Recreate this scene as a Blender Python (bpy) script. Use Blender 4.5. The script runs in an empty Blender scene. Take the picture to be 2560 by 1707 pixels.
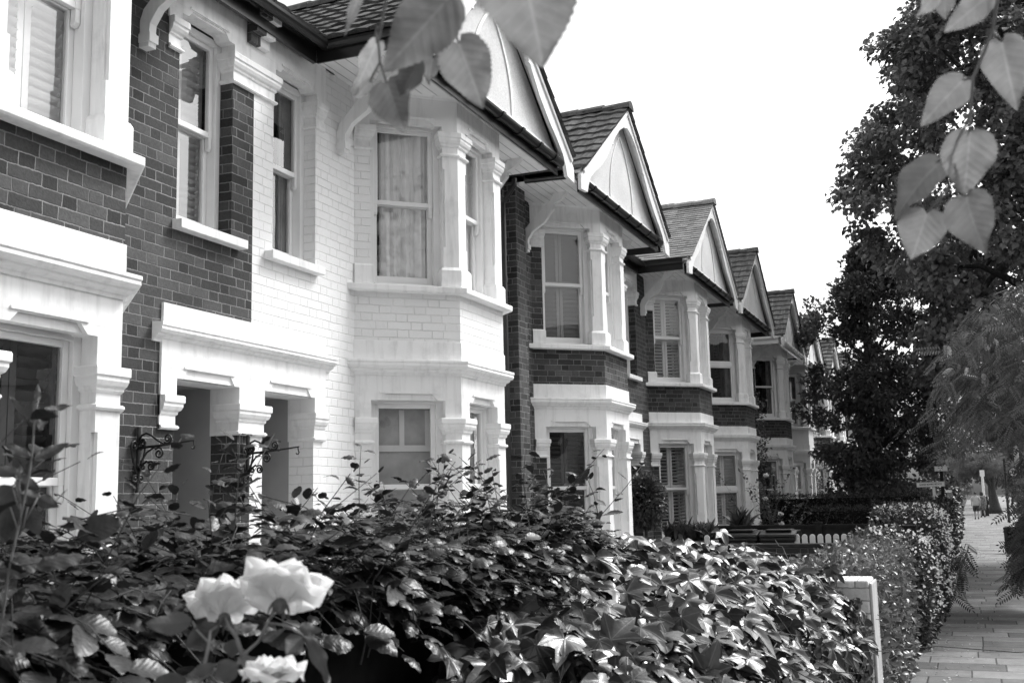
import bpy, bmesh, math, random
import numpy as np
from mathutils import Vector, Matrix

random.seed(7)
RNG = np.random.default_rng(11)
C = bpy.context.scene.collection
scene = bpy.context.scene
PI = math.pi

# ------------------------------------------------------------------ materials
def new_mat(name):
    m = bpy.data.materials.new(name); m.use_nodes = True
    nt = m.node_tree
    for n in list(nt.nodes): nt.nodes.remove(n)
    return m, nt
class NT:
    """tiny helper to write node graphs as expressions"""
    def __init__(s, nt): s.nt = nt
    def n(s, t, **k):
        n = s.nt.nodes.new(t)
        for a, b in k.items(): setattr(n, a, b)
        return n
    def link(s, a, b): s.nt.links.new(a, b)
    def put(s, sock, v):
        if isinstance(v, (int, float)): sock.default_value = v
        elif isinstance(v, tuple): sock.default_value = v
        else: s.link(v, sock)
    def m(s, op, a, b=None, c=None):
        n = s.n('ShaderNodeMath', operation=op); s.put(n.inputs[0], a)
        if b is not None: s.put(n.inputs[1], b)
        if c is not None: s.put(n.inputs[2], c)
        return n.outputs[0]
    def mapr(s, v, a, b, c, d):
        n = s.n('ShaderNodeMapRange'); s.put(n.inputs[0], v)
        for i, x in enumerate((a, b, c, d)): s.put(n.inputs[i+1], x)
        return n.outputs[0]
    def noise(s, vec, scale, detail=3, rough=.5):
        n = s.n('ShaderNodeTexNoise'); s.link(vec, n.inputs['Vector']) if vec is not None else None
        n.inputs['Scale'].default_value = scale; n.inputs['Detail'].default_value = detail; n.inputs['Roughness'].default_value = rough
        return n.outputs[0]
    def white(s, a, b):
        c = s.n('ShaderNodeCombineXYZ'); s.put(c.inputs[0], a); s.put(c.inputs[1], b)
        w = s.n('ShaderNodeTexWhiteNoise', noise_dimensions='2D'); s.link(c.outputs[0], w.inputs['Vector'])
        return w.outputs[0]
    def bump(s, h, strength, dist):
        b = s.n('ShaderNodeBump'); b.inputs['Strength'].default_value = strength; b.inputs['Distance'].default_value = dist
        s.link(h, b.inputs['Height']); return b.outputs[0]
    def grey(s, v):
        c = s.n('ShaderNodeCombineColor')
        for i in range(3): s.put(c.inputs[i], v)
        return c.outputs[0]
    def bsdf(s, col, rough=.5, spec=.5, normal=None):
        p = s.n('ShaderNodeBsdfPrincipled')
        s.put(p.inputs['Base Color'], s.grey(col)); s.put(p.inputs['Roughness'], rough); s.put(p.inputs['Specular IOR Level'], spec)
        if normal is not None: s.link(normal, p.inputs['Normal'])
        return p.outputs[0]
    def out(s, sh):
        o = s.n('ShaderNodeOutputMaterial'); s.link(sh, o.inputs['Surface'])
    def obj(s): return s.n('ShaderNodeTexCoord').outputs['Object']
    def uv(s): return s.n('ShaderNodeTexCoord').outputs['UV']
    def geo(s): return s.n('ShaderNodeNewGeometry').outputs['Position']
    def sep(s, v):
        n = s.n('ShaderNodeSeparateXYZ'); s.link(v, n.inputs[0]); return n.outputs

def plain(name, val, rough=.5, spec=.5, var=.1, scale=6, bump=0, bscale=60, bdist=.002):
    m, nt = new_mat(name); g = NT(nt); p = g.geo()
    v = g.mapr(g.noise(p, scale, 5), .3, .7, val*(1-var), val*(1+var))
    nrm = g.bump(g.noise(p, bscale, 4), bump, bdist) if bump else None
    g.out(g.bsdf(v, rough, spec, nrm)); return m

def brick(name, lo, hi, mortar, bdist=.008, rough=.85, stain=.25, mwob=.0055, dirt=0.0, grain=.28, joint=(.55, 1.25)):
    """Flemish bond in metres from the UV map: u along the wall, v up"""
    m, nt = new_mat(name); g = NT(nt); uv = g.uv(); pos = g.geo()
    u, v, _ = g.sep(uv)
    nz = g.m('SUBTRACT', g.noise(pos, 14, 3), .5)
    nz2 = g.m('SUBTRACT', g.noise(pos, 37, 3), .5)
    u = g.m('ADD', u, g.m('MULTIPLY', nz, mwob*3)); v = g.m('ADD', v, g.m('MULTIPLY', nz2, mwob*2))
    v = g.m('ADD', v, g.m('MULTIPLY', g.m('SUBTRACT', g.noise(pos, 2.2, 2), .5), .014))
    G = .0765; PER = .345
    rv = g.m('DIVIDE', v, G); row = g.m('FLOOR', rv); fv = g.m('MULTIPLY', g.m('SUBTRACT', rv, row), G)
    sh = g.m('ADD', g.m('MULTIPLY', g.m('FLOORED_MODULO', row, 2.0), .1725), g.m('MULTIPLY', g.m('SUBTRACT', g.white(row, 3.7), .5), .05))
    ru = g.m('DIVIDE', g.m('ADD', u, sh), PER); cell = g.m('FLOOR', ru); fu = g.m('MULTIPLY', g.m('SUBTRACT', ru, cell), PER)
    second = g.m('GREATER_THAN', fu, .2335)
    bid = g.m('ADD', g.m('MULTIPLY', cell, 2.0), second)
    # distance to the nearest joint
    dv = g.m('MINIMUM', fv, g.m('SUBTRACT', G, fv))
    du = g.m('MINIMUM', g.m('MINIMUM', fu, g.m('SUBTRACT', PER, fu)), g.m('ABSOLUTE', g.m('SUBTRACT', fu, .2335)))
    d = g.m('MINIMUM', dv, du)
    d = g.m('ADD', d, g.m('MULTIPLY', g.m('SUBTRACT', g.noise(pos, 90, 3), .5), .004))
    face = g.mapr(d, .0026, .0056, 0.0, 1.0)
    rnd = g.white(bid, row)
    bl = g.mapr(rnd, 0.0, 1.0, lo, hi)
    bl = g.m('MULTIPLY', bl, g.mapr(g.noise(pos, 45, 5, .65), .25, .75, 1-grain, 1+grain))
    bl = g.m('MULTIPLY', bl, g.mapr(g.noise(pos, 1.6, 4), .3, .7, 1-stain, 1+stain))
    mo = g.m('MULTIPLY', g.mapr(g.noise(pos, 5, 5), .3, .7, joint[0], joint[1]), mortar)
    mx = g.n('ShaderNodeMix', data_type='FLOAT'); g.put(mx.inputs[0], face); g.put(mx.inputs[2], mo); g.put(mx.inputs[3], bl)
    col = mx.outputs[0]
    if dirt:
        col = g.m('MULTIPLY', col, g.mapr(g.noise(pos, 3.0, 6, .7), .55, .8, 1.0, 1-dirt))
    h = g.m('ADD', g.m('MULTIPLY', face, g.mapr(g.white(row, bid), 0, 1, .75, 1.0)), g.m('MULTIPLY', g.noise(pos, 70, 4), .35))
    g.out(g.bsdf(col, rough, .3, g.bump(h, 1.0, bdist))); return m

def painted(name, val, dirt=.25):
    m, nt = new_mat(name); g = NT(nt); p = g.geo(); sx, sy, sz = g.sep(p)
    # faint vertical rain streaks and patchy dirt
    c = g.n('ShaderNodeCombineXYZ'); g.link(sx, c.inputs[0]); g.link(sy, c.inputs[1]); g.put(c.inputs[2], g.m('MULTIPLY', sz, .12))
    st = g.mapr(g.noise(c.outputs[0], 14, 4, .6), .5, .78, 0, 1)
    pt = g.mapr(g.noise(p, 3.5, 6, .65), .52, .75, 0, 1)
    v = g.m('MULTIPLY', val, g.m('SUBTRACT', 1.0, g.m('MULTIPLY', g.m('ADD', g.m('MULTIPLY', st, .5), g.m('MULTIPLY', pt, .5)), dirt)))
    h = g.m('ADD', g.noise(p, 30, 3), g.m('MULTIPLY', g.noise(p, 220, 2), .25))
    g.out(g.bsdf(v, .55, .4, g.bump(h, .35, .003))); return m

def pebble(name, val):
    m, nt = new_mat(name); g = NT(nt); p = g.geo()
    vo = g.n('ShaderNodeTexVoronoi'); vo.inputs['Scale'].default_value = 75; g.link(p, vo.inputs['Vector'])
    v = g.m('MULTIPLY', val, g.mapr(g.noise(p, 60, 4, .8), .35, .72, 1.05, .72))
    v = g.m('MULTIPLY', v, g.mapr(g.noise(p, 1.7, 4), .35, .7, 1.0, .85))
    g.out(g.bsdf(v, .9, .2, g.bump(vo.outputs[0], .6, .006))); return m

def boards(name, val, pitch):
    m, nt = new_mat(name); g = NT(nt); p = g.geo(); sx, sy, sz = g.sep(p)
    f = g.m('FRACT', g.m('DIVIDE', sy, pitch)); d = g.m('MINIMUM', f, g.m('SUBTRACT', 1.0, f))
    gr = g.mapr(d, .0, .06, 0, 1)
    v = g.m('MULTIPLY', g.mapr(g.noise(p, 4, 5), .3, .7, val*.9, val*1.05), g.mapr(gr, 0, 1, .35, 1))
    g.out(g.bsdf(v, .6, .3, g.bump(gr, 1.0, .006))); return m

def tiles(name, lo, hi, moss):
    m, nt = new_mat(name); g = NT(nt); p = g.geo(); u, v, _ = g.sep(g.uv())
    r = g.white(g.m('FLOOR', g.m('DIVIDE', u, .225)), g.m('FLOOR', g.m('DIVIDE', v, .285)))
    c = g.mapr(r, 0, 1, lo, hi)
    ms = g.mapr(g.noise(p, 9, 6, .7), .55, .68, 0, 1)
    mx = g.n('ShaderNodeMix', data_type='FLOAT'); g.put(mx.inputs[0], g.m('MULTIPLY', ms, moss)); g.put(mx.inputs[2], c); g.put(mx.inputs[3], .03)
    col = g.m('MULTIPLY', mx.outputs[0], g.mapr(g.noise(p, 55, 4, .7), .3, .72, .6, 1.5))
    g.out(g.bsdf(col, .9, .08, g.bump(g.noise(p, 120, 4), .5, .004))); return m

def glass_mat(name):
    m, nt = new_mat(name); g = NT(nt); p = g.geo()
    nrm = g.bump(g.noise(p, 1.8, 2), .06, .05)
    fr = g.n('ShaderNodeFresnel'); bf = g.n('ShaderNodeNewGeometry').outputs['Backfacing']; g.put(fr.inputs[0], g.mapr(bf, 0, 1, 1.52, 1/1.52))
    tr = g.n('ShaderNodeBsdfTransparent'); tr.inputs[0].default_value = (.95, .95, .95, 1)
    gl = g.n('ShaderNodeBsdfGlossy'); gl.inputs['Roughness'].default_value = .015; g.link(nrm, gl.inputs['Normal'])
    mx = g.n('ShaderNodeMixShader'); g.link(g.m('MULTIPLY', fr.outputs[0], 2.4), mx.inputs[0]); g.link(tr.outputs[0], mx.inputs[1]); g.link(gl.outputs[0], mx.inputs[2])
    g.out(mx.outputs[0]); return m

def leaf_mat(name, val, var=.5, rough=.38, spec=.5, trans=.25, vein=None, veinv=1.6, pleat=0.0, tval=None):
    """rnd = one random number per leaf; UV = the leaf's own plane (u base to tip, v across)"""
    m, nt = new_mat(name); g = NT(nt)
    a = g.n('ShaderNodeAttribute', attribute_name='rnd').outputs['Fac']
    p = g.geo(); nrm = None
    col = g.m('MULTIPLY', g.mapr(a, 0, 1, val*(1-var), val*(1+var)), g.mapr(g.noise(p, 40, 3), .3, .7, .8, 1.2))
    u, v, _ = g.sep(g.uv())
    if vein == 'ivy':
        ang = g.m('DIVIDE', g.m('ARCTAN2', v, g.m('ADD', u, .0)), math.radians(50))
        f = g.m('ABSOLUTE', g.m('SUBTRACT', ang, g.m('ROUND', ang)))
        r = g.m('SQRT', g.m('ADD', g.m('MULTIPLY', u, u), g.m('MULTIPLY', v, v)))
        dist = g.m('MULTIPLY', f, r)
        k = g.mapr(dist, .008, .03, 1, 0)
        col = g.m('MULTIPLY', col, g.mapr(k, 0, 1, 1, veinv))
        nrm = g.bump(g.m('ADD', k, g.noise(p, 60, 2)), .25, .004)
    elif vein == 'pinnate':
        av = g.m('ABSOLUTE', v)
        mid = g.mapr(av, .006, .02, 1, 0)
        s = g.m('FRACT', g.m('MULTIPLY', g.m('SUBTRACT', u, g.m('MULTIPLY', av, .75)), 8.0))
        side = g.m('ABSOLUTE', g.m('SUBTRACT', s, .5))
        k = g.m('MAXIMUM', mid, g.m('MULTIPLY', g.mapr(side, .0, .09, 1, 0), .55))
        col = g.m('MULTIPLY', col, g.mapr(k, 0, 1, 1, veinv))
        hgt = g.m('ADD', g.m('MULTIPLY', side, pleat), g.m('MULTIPLY', g.noise(p, 90, 2), .3))
        nrm = g.bump(hgt, .7, .004)
    d = g.bsdf(col, rough, spec, nrm)
    if trans:
        t = g.n('ShaderNodeBsdfTranslucent'); g.put(t.inputs[0], g.grey(g.m('MULTIPLY', col, tval or 1.4)))
        if nrm is not None: g.link(nrm, t.inputs['Normal'])
        mx = g.n('ShaderNodeMixShader'); mx.inputs[0].default_value = trans
        g.link(d, mx.inputs[1]); g.link(t.outputs[0], mx.inputs[2]); d = mx.outputs[0]
    g.out(d); return m

def petal_mat(name):
    m, nt = new_mat(name); g = NT(nt); p = g.geo()
    nrm = g.bump(g.noise(p, 120, 3), .2, .002)
    d = g.bsdf(.93, .6, .3, nrm)
    t = g.n('ShaderNodeBsdfTranslucent'); g.put(t.inputs[0], g.grey(.92))
    mx = g.n('ShaderNodeMixShader'); mx.inputs[0].default_value = .42
    g.link(d, mx.inputs[1]); g.link(t.outputs[0], mx.inputs[2]); g.out(mx.outputs[0]); return m

def paving(name):
    m, nt = new_mat(name); g = NT(nt); p = g.geo(); x, y, z = g.sep(p)
    x = g.m('ADD', x, g.m('MULTIPLY', g.m('SUBTRACT', g.noise(p, 3, 2), .5), .02))
    rx = g.m('DIVIDE', x, .48); row = g.m('FLOOR', rx); fx = g.m('MULTIPLY', g.m('SUBTRACT', rx, row), .48)
    off = g.m('MULTIPLY', g.white(row, 1.3), .9)
    ry = g.m('DIVIDE', g.m('ADD', y, off), .66); cell = g.m('FLOOR', ry); fy = g.m('MULTIPLY', g.m('SUBTRACT', ry, cell), .66)
    d = g.m('MINIMUM', g.m('MINIMUM', fx, g.m('SUBTRACT', .48, fx)), g.m('MINIMUM', fy, g.m('SUBTRACT', .66, fy)))
    d = g.m('ADD', d, g.m('MULTIPLY', g.m('SUBTRACT', g.noise(p, 30, 4), .5), .012))
    face = g.mapr(d, .003, .013, 0, 1)
    c = g.mapr(g.white(row, cell), 0, 1, .085, .22)
    c = g.m('MULTIPLY', c, g.mapr(g.noise(p, 2.6, 8, .75), .3, .7, .55, 1.25))
    c = g.m('MULTIPLY', c, g.mapr(g.noise(p, 90, 4, .7), .3, .7, .8, 1.2))
    c = g.m('MULTIPLY', c, g.mapr(face, 0, 1, .3, 1))
    h = g.m('ADD', face, g.m('ADD', g.m('MULTIPLY', g.white(cell, row), .5), g.m('MULTIPLY', g.noise(p, 60, 4), .3)))
    g.out(g.bsdf(c, .75, .35, g.bump(h, .8, .008))); return m

MAT = {}
def setup_materials():
    M = MAT
    M['brick'] = brick('brick_dark', .028, .085, .23)
    M['brick2'] = brick('brick_dark_smooth', .026, .070, .19)
    M['white_brick'] = brick('brick_painted_white', .80, .83, .79, bdist=.004, rough=.55, stain=.02, dirt=.04, grain=.03, joint=(.8, 1.05))
    M['grey_brick'] = brick('brick_painted_grey', .42, .46, .40, bdist=.005, rough=.6, stain=.05, dirt=.15, grain=.05, joint=(.85, 1.05))
    M['white'] = painted('white_masonry_paint', .86, .42)
    M['grey_render'] = painted('grey_masonry_paint', .46)
    M['frame'] = plain('white_gloss_paint', .80, .3, .5, .04, 5, .1, 40, .001)
    M['soffit'] = boards('soffit_boards', .88, .115)
    M['barge'] = painted('white_timber_paint', .80, .3)
    M['panel'] = pebble('pebbledash', .72)
    M['tile'] = tiles('roof_tile_mossy', .07, .16, .75)
    M['tile2'] = tiles('roof_tile_plain', .20, .32, .1)
    M['black'] = plain('black_plastic', .012, .3, .5, .3, 10)
    M['iron'] = plain('black_iron', .010, .4, .5, .2, 30, .2, 80)
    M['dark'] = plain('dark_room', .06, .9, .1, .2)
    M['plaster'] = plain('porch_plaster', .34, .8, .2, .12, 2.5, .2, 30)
    M['glass'] = glass_mat('window_glass')
    M['net'] = plain('net_curtain', .92, .9, .1, .06, 12)
    M['curtain'] = plain('dark_curtain', .22, .9, .1, .4, 5)
    M['shutter'] = plain('white_shutter', .74, .45, .4, .05)
    M['shutter_grey'] = plain('grey_shutter', .05, .45, .4, .1)
    M['shutter_mid'] = plain('pale_grey_shutter', .30, .45, .4, .05)
    M['film'] = plain('window_film', .40, .6, .3, .25, 6)
    M['door'] = plain('door_paint', .06, .35, .5, .1)
    M['paving'] = paving('paving_slabs')
    M['soil'] = plain('garden_soil', .05, .95, .1, .4, 8, .6, 20, .03)
    M['flags'] = plain('garden_paving', .42, .85, .3, .25, 2, .4, 30, .006)
    M['asphalt'] = plain('road_asphalt', .20, .85, .3, .2, 3, .5, 150, .004)
    M['kerb'] = plain('kerb_stone', .28, .8, .3, .2, 4, .4, 60, .004)
    M['bark'] = plain('tree_bark', .07, .9, .2, .45, 14, 1.0, 25, .02)
    M['twig'] = plain('twig_bark', .055, .7, .3, .3, 60)
    M['green_stem'] = plain('green_stem', .17, .5, .4, .2, 60)
    M['linden'] = leaf_mat('linden_leaf', .13, .55, .5, .35, .5, 'pinnate', 1.28, .22, 2.3)
    M['linden_far'] = leaf_mat('linden_crown_leaf', .14, .6, .36, .5, .25)
    M['dark_leaf'] = leaf_mat('dark_tree_leaf', .085, .55, .38, .45, .28)
    M['beech'] = leaf_mat('beech_leaf', .021, .7, .33, .34, .08, 'pinnate', 1.10, .16)
    M['ivy'] = leaf_mat('ivy_leaf', .045, .5, .30, .6, .05, 'ivy', 2.0)
    M['rose_leaf'] = leaf_mat('rose_leaf', .075, .3, .5, .4, .2, 'pinnate', 1.15, .15)
    M['bush'] = leaf_mat('bush_leaf', .115, .65, .30, .5, .22)
    M['jasmine'] = leaf_mat('jasmine_leaf', .05, .5, .36, .5, .2)
    M['hedge'] = leaf_mat('hedge_leaf', .030, .5, .4, .45, .15)
    M['frond'] = leaf_mat('frond_leaf', .11, .6, .4, .4, .3)
    M['fuzz'] = leaf_mat('fine_leaf', .16, .3, .6, .3, .3)
    M['core'] = plain('shade_core', .010, .95, .05, .3, 20)  # near-black filler; the shade inside the foliage is put into its colour
    M['petal'] = petal_mat('white_petal')
    M['sepal'] = plain('sepal', .10, .6, .3, .2, 80)
    M['pot'] = plain('planter_clay', .16, .8, .2, .2, 10, .2, 40)
    M['timber_dark'] = plain('dark_timber', .022, .8, .2, .3, 12)
    M['wall_dark'] = plain('dark_coping', .03, .9, .2, .4, 6, .5, 40, .006)
    M['sign'] = plain('sign_white', .8, .4, .5, .05)
    M['post'] = plain('grey_post', .5, .5, .4, .1)
    M['skin'] = plain('skin', .32, .6, .3, .05)
    M['shirt'] = plain('shirt', .42, .9, .1, .1, 12)
    M['shorts'] = plain('shorts', .06, .9, .1, .1)
    M['dress'] = plain('dress', .16, .9, .1, .6, 14)
    M['hair'] = plain('hair', .03, .7, .3, .2, 40)
    M['car'] = plain('car_paint', .7, .15, .6, .03)
    M['car_dark'] = plain('car_dark_paint', .03, .15, .6, .03)
    M['tyre'] = plain('tyre', .015, .8, .2, .1)
    M['carglass'] = plain('car_glass', .02, .05, .8, .05)
    M['litter'] = leaf_mat('fallen_leaf', .30, .5, .7, .2, .1)
    M['pillar'] = brick('pillar_brick', .52, .78, .46, bdist=.006, rough=.7, stain=.12, dirt=.45, grain=.14, joint=(.7, 1.1))
    M['render_white'] = painted('pillar_render', .50, .7)
    M['pale_render'] = painted('pale_render', .62, .3)
setup_materials()

# ------------------------------------------------------------------ mesh helpers
class MB:
    """collects polygons; frame maps (a along, d outward, z up) to the thing's space"""
    def __init__(s, fr=None): s.v = []; s.f = []; s.mi = []; s.fr = fr; s.cur = 0
    def p(s, a, d, z):
        if s.fr is None: q = (a, d, z)
        else: q = s.fr(a, d, z)
        s.v.append(q); return len(s.v)-1
    def face(s, idx): s.f.append(tuple(idx)); s.mi.append(s.cur)
    def box(s, a0, a1, d0, d1, z0, z1):
        i = [s.p(a, d, z) for z in (z0, z1) for (a, d) in ((a0, d0), (a1, d0), (a1, d1), (a0, d1))]
        for q in ((3,2,1,0), (4,5,6,7), (0,1,5,4), (1,2,6,5), (2,3,7,6), (3,0,4,7)): s.face([i[k] for k in q])
    def prism(s, pts, lo, hi, axis='d'):
        """pts polygon; axis d: pts=(a,z) extruded in d; z: pts=(a,d); a: pts=(d,z)"""
        def mk(p, e): return {'d': (p[0], e, p[1]), 'z': (p[0], p[1], e), 'a': (e, p[0], p[1])}[axis]
        A = [s.p(*mk(p, lo)) for p in pts]; B = [s.p(*mk(p, hi)) for p in pts]
        n = len(pts); s.face(A[::-1]); s.face(B)
        for i in range(n): s.face((A[i], A[(i+1) % n], B[(i+1) % n], B[i]))
    def strip(s, outer, inner, lo, hi):
        """curved board between two polylines of (a,z) with equal counts, extruded in d"""
        n = len(outer); R = []
        for e in (lo, hi): R.append([[s.p(q[0], e, q[1]) for q in outer], [s.p(q[0], e, q[1]) for q in inner]])
        for i in range(n-1):
            s.face((R[0][0][i], R[0][0][i+1], R[0][1][i+1], R[0][1][i])); s.face((R[1][0][i], R[1][1][i], R[1][1][i+1], R[1][0][i+1]))
            s.face((R[0][0][i], R[1][0][i], R[1][0][i+1], R[0][0][i+1])); s.face((R[0][1][i], R[0][1][i+1], R[1][1][i+1], R[1][1][i]))
        for i in (0, n-1): s.face((R[0][0][i], R[0][1][i], R[1][1][i], R[1][0][i]))
    def sweep(s, path, prof, ends=('perp', 'perp')):
        """closed profile (off,z) along an open plan path (a,d); off is to the outward side"""
        n = len(path); N = []
        for i in range(n-1):
            du, dd = path[i+1][0]-path[i][0], path[i+1][1]-path[i][1]; L = math.hypot(du, dd); N.append((-dd/L, du/L))
        secs = []
        for i in range(n):
            if i == 0: nn = N[0]; k = nn if ends[0] == 'perp' else (1/nn[0] if abs(nn[0]) > .05 else 0, 0)
            elif i == n-1: nn = N[-1]; k = nn if ends[1] == 'perp' else (1/nn[0] if abs(nn[0]) > .05 else 0, 0)
            else:
                a, b = N[i-1], N[i]; mx, my = a[0]+b[0], a[1]+b[1]; q = mx*a[0]+my*a[1]; k = (mx/q, my/q)
            secs.append([s.p(path[i][0]+k[0]*o, path[i][1]+k[1]*o, z) for o, z in prof])
        m = len(prof)
        for i in range(n-1):
            for j in range(m):
                s.face((secs[i][j], secs[i][(j+1) % m], secs[i+1][(j+1) % m], secs[i+1][j]))
        s.face(secs[0]); s.face(secs[-1][::-1])
    def tube(s, pts, r, sides=6, r1=None):
        """round bar along 3D points (in frame coords)"""
        P = [Vector(s.fr(*q)) if s.fr else Vector(q) for q in pts]; n = len(P); rings = []
        up = Vector((0, 0, 1)); prev = None
        for i in range(n):
            t = (P[min(i+1, n-1)]-P[max(i-1, 0)]).normalized()
            if prev is None:
                x = t.cross(up) if abs(t.dot(up)) < .95 else t.cross(Vector((1, 0, 0)))
            else: x = prev - t*prev.dot(t)
            x.normalize(); prev = x; y = t.cross(x)
            rr = r if r1 is None else r+(r1-r)*i/(n-1)
            if isinstance(r, (list, tuple)): rr = r[i]
            ring = []
            for k in range(sides):
                a = 2*PI*k/sides; q = P[i]+x*(rr*math.cos(a))+y*(rr*math.sin(a)); s.v.append(tuple(q)); ring.append(len(s.v)-1)
            rings.append(ring)
        for i in range(n-1):
            for k in range(sides):
                s.face((rings[i][k], rings[i][(k+1) % sides], rings[i+1][(k+1) % sides], rings[i+1][k]))
        s.face(rings[0][::-1]); s.face(rings[-1])
    def lathe(s, prof, c, sides=16):
        rings = []
        for r, z in prof:
            rings.append([s.p(c[0]+r*math.cos(2*PI*k/sides), c[1]+r*math.sin(2*PI*k/sides), c[2]+z) for k in range(sides)])
        for i in range(len(prof)-1):
            for k in range(sides): s.face((rings[i][k], rings[i][(k+1) % sides], rings[i+1][(k+1) % sides], rings[i+1][k]))
        s.face(rings[0][::-1]); s.face(rings[-1])
    def build(s, name, mats, parent=None, bevel=0, smooth=False, loc=None):
        me = bpy.data.meshes.new(name); me.from_pydata(s.v, [], s.f)
        if not isinstance(mats, (list, tuple)): mats = [mats]
        for m in mats: me.materials.append(m)
        me.polygons.foreach_set('material_index', s.mi)
        bm = bmesh.new(); bm.from_mesh(me); bmesh.ops.recalc_face_normals(bm, faces=bm.faces[:])
        uvl = bm.loops.layers.uv.new('UVMap')
        for f in bm.faces:
            n = f.normal
            if abs(n.z) < .999: t = Vector((-n.y, n.x, 0)).normalized(); b = n.cross(t)
            else: t = Vector((1, 0, 0)); b = Vector((0, 1, 0))
            if abs(n.z) >= .8: pass
            for l in f.loops: l[uvl].uv = (l.vert.co.dot(t), l.vert.co.dot(b))
            f.smooth = smooth
        bm.to_mesh(me); bm.free()
        o = bpy.data.objects.new(name, me); C.objects.link(o)
        if parent is not None: o.parent = parent
        if loc is not None: o.location = loc
        if bevel:
            b = o.modifiers.new('bevel', 'BEVEL'); b.width = bevel; b.segments = 2; b.limit_method = 'ANGLE'; b.angle_limit = math.radians(40)
        return o

def thing(name, label, cat, loc=(0, 0, 0), group=None):
    o = bpy.data.objects.new(name, None); C.objects.link(o); o.location = loc; o.empty_display_size = .2
    return tag(o, label, cat, group)
def tag(o, label, cat, group=None, kind=None):
    o['label'] = label; o['category'] = cat
    if group: o['group'] = group
    if kind: o['kind'] = kind
    return o
def structure(o): o['kind'] = 'structure'; return o

def np_mesh(name, V, T, mats, parent=None, uv=None, rnd=None, mi=None, smooth=False):
    """V (n,3) float, T (m,3) int triangles"""
    me = bpy.data.meshes.new(name); V = np.asarray(V, np.float32); T = np.asarray(T, np.int32)
    me.vertices.add(len(V)); me.vertices.foreach_set('co', V.ravel())
    me.loops.add(T.size); me.loops.foreach_set('vertex_index', T.ravel())
    me.polygons.add(len(T)); me.polygons.foreach_set('loop_start', np.arange(0, T.size, 3, dtype=np.int32))
    if not isinstance(mats, (list, tuple)): mats = [mats]
    for m in mats: me.materials.append(m)
    if mi is not None: me.polygons.foreach_set('material_index', np.asarray(mi, np.int32))
    if smooth: me.polygons.foreach_set('use_smooth', np.ones(len(T), bool))
    if uv is not None:
        l = me.uv_layers.new(name='UVMap'); l.data.foreach_set('uv', np.asarray(uv, np.float32)[T.ravel()].ravel())
    if rnd is not None:
        a = me.attributes.new('rnd', 'FLOAT', 'POINT'); a.data.foreach_set('value', np.asarray(rnd, np.float32))
    me.update(calc_edges=True)
    o = bpy.data.objects.new(name, me); C.objects.link(o)
    if parent is not None: o.parent = parent
    return o

def unit(a): return a/np.maximum(np.linalg.norm(a, axis=-1, keepdims=True), 1e-9)
class Leaves:
    """batches of leaf templates placed by base point, direction, normal and size"""
    def __init__(s): s.V = []; s.T = []; s.UV = []; s.R = []; s.MI = []; s.n = 0
    def add(s, tmpl, pos, dr, nrm, size, mi=0, curl=None, rnd=None):
        tv, tt = tmpl; N = len(pos); k = len(tv)
        if N == 0: return
        dr = unit(np.asarray(dr, float)); nrm = np.asarray(nrm, float)
        nrm = unit(nrm - dr*np.sum(nrm*dr, 1, keepdims=True)); sd = np.cross(nrm, dr)
        size = np.broadcast_to(np.asarray(size, float), (N,))
        z = np.broadcast_to(tv[None, :, 2], (N, k)).copy()
        if curl is not None: z = z + np.asarray(curl)[:, None]*(tv[None, :, 0]**2)
        V = pos[:, None, :] + size[:, None, None]*(dr[:, None, :]*tv[None, :, 0, None] + sd[:, None, :]*tv[None, :, 1, None] + nrm[:, None, :]*z[:, :, None])
        T = tt[None] + (np.arange(N)*k)[:, None, None] + s.n
        s.V.append(V.reshape(-1, 3)); s.T.append(T.reshape(-1, 3)); s.UV.append(np.tile(tv[:, :2], (N, 1)))
        r = RNG.random(N) if rnd is None else rnd
        s.R.append(np.repeat(r, k)); s.MI.append(np.full(N*len(tt), mi)); s.n += N*k
    def raw(s, V, T, mi):
        V = np.asarray(V, float); T = np.asarray(T); s.V.append(V); s.T.append(T+s.n); s.UV.append(np.zeros((len(V), 2)))
        s.R.append(np.full(len(V), .5)); s.MI.append(np.full(len(T), mi)); s.n += len(V)
    def mb(s, mb, mi):
        T = []
        for f in mb.f:
            for i in range(1, len(f)-1): T.append((f[0], f[i], f[i+1]))
        if T: s.raw(mb.v, T, mi)
    def build(s, name, mats, parent=None, smooth=False):
        return np_mesh(name, np.concatenate(s.V), np.concatenate(s.T), mats, parent, np.concatenate(s.UV), np.concatenate(s.R), np.concatenate(s.MI), smooth)

def grid_leaf(width_fn, nu=6, nv=1, fold=.12, arch=.1, wave=0.0, wn=5, pleat=0.0, pn=7):
    """leaf of unit length; nv strips on each side of the midrib"""
    V = []; T = []
    for i in range(nu+1):
        u = i/nu; w = width_fn(u)
        for j in range(-nv, nv+1):
            t = j/nv; y = w*t
            z = fold*abs(y) - arch*(u-.5)**2*1.0 + wave*math.sin(u*wn*2*PI/2 + (1 if t > 0 else 2.2))*abs(t) + pleat*math.sin((u-abs(t)*.25)*pn*2*PI)*abs(t)*w
            V.append((u, y, z))
    c = 2*nv+1
    for i in range(nu):
        for j in range(2*nv):
            a = i*c+j; T += [(a, a+c, a+c+1), (a, a+c+1, a+1)]
    return np.array(V), np.array(T)
def w_oval(w, sh=.45): return lambda u: max(.004, w*.5*(math.sin(PI*min(1, u**(math.log(.5)/math.log(sh)))))**.8)
L_BEECH = grid_leaf(w_oval(.62, .48), 12, 2, .18, .25, .016, 9, .022, 6)
L_BEECH2 = grid_leaf(w_oval(.66, .45), 12, 2, -.25, .5, .03, 7, .022, 6)
L_OVAL = grid_leaf(w_oval(.5, .45), 4, 1, .3, .35)
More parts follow.
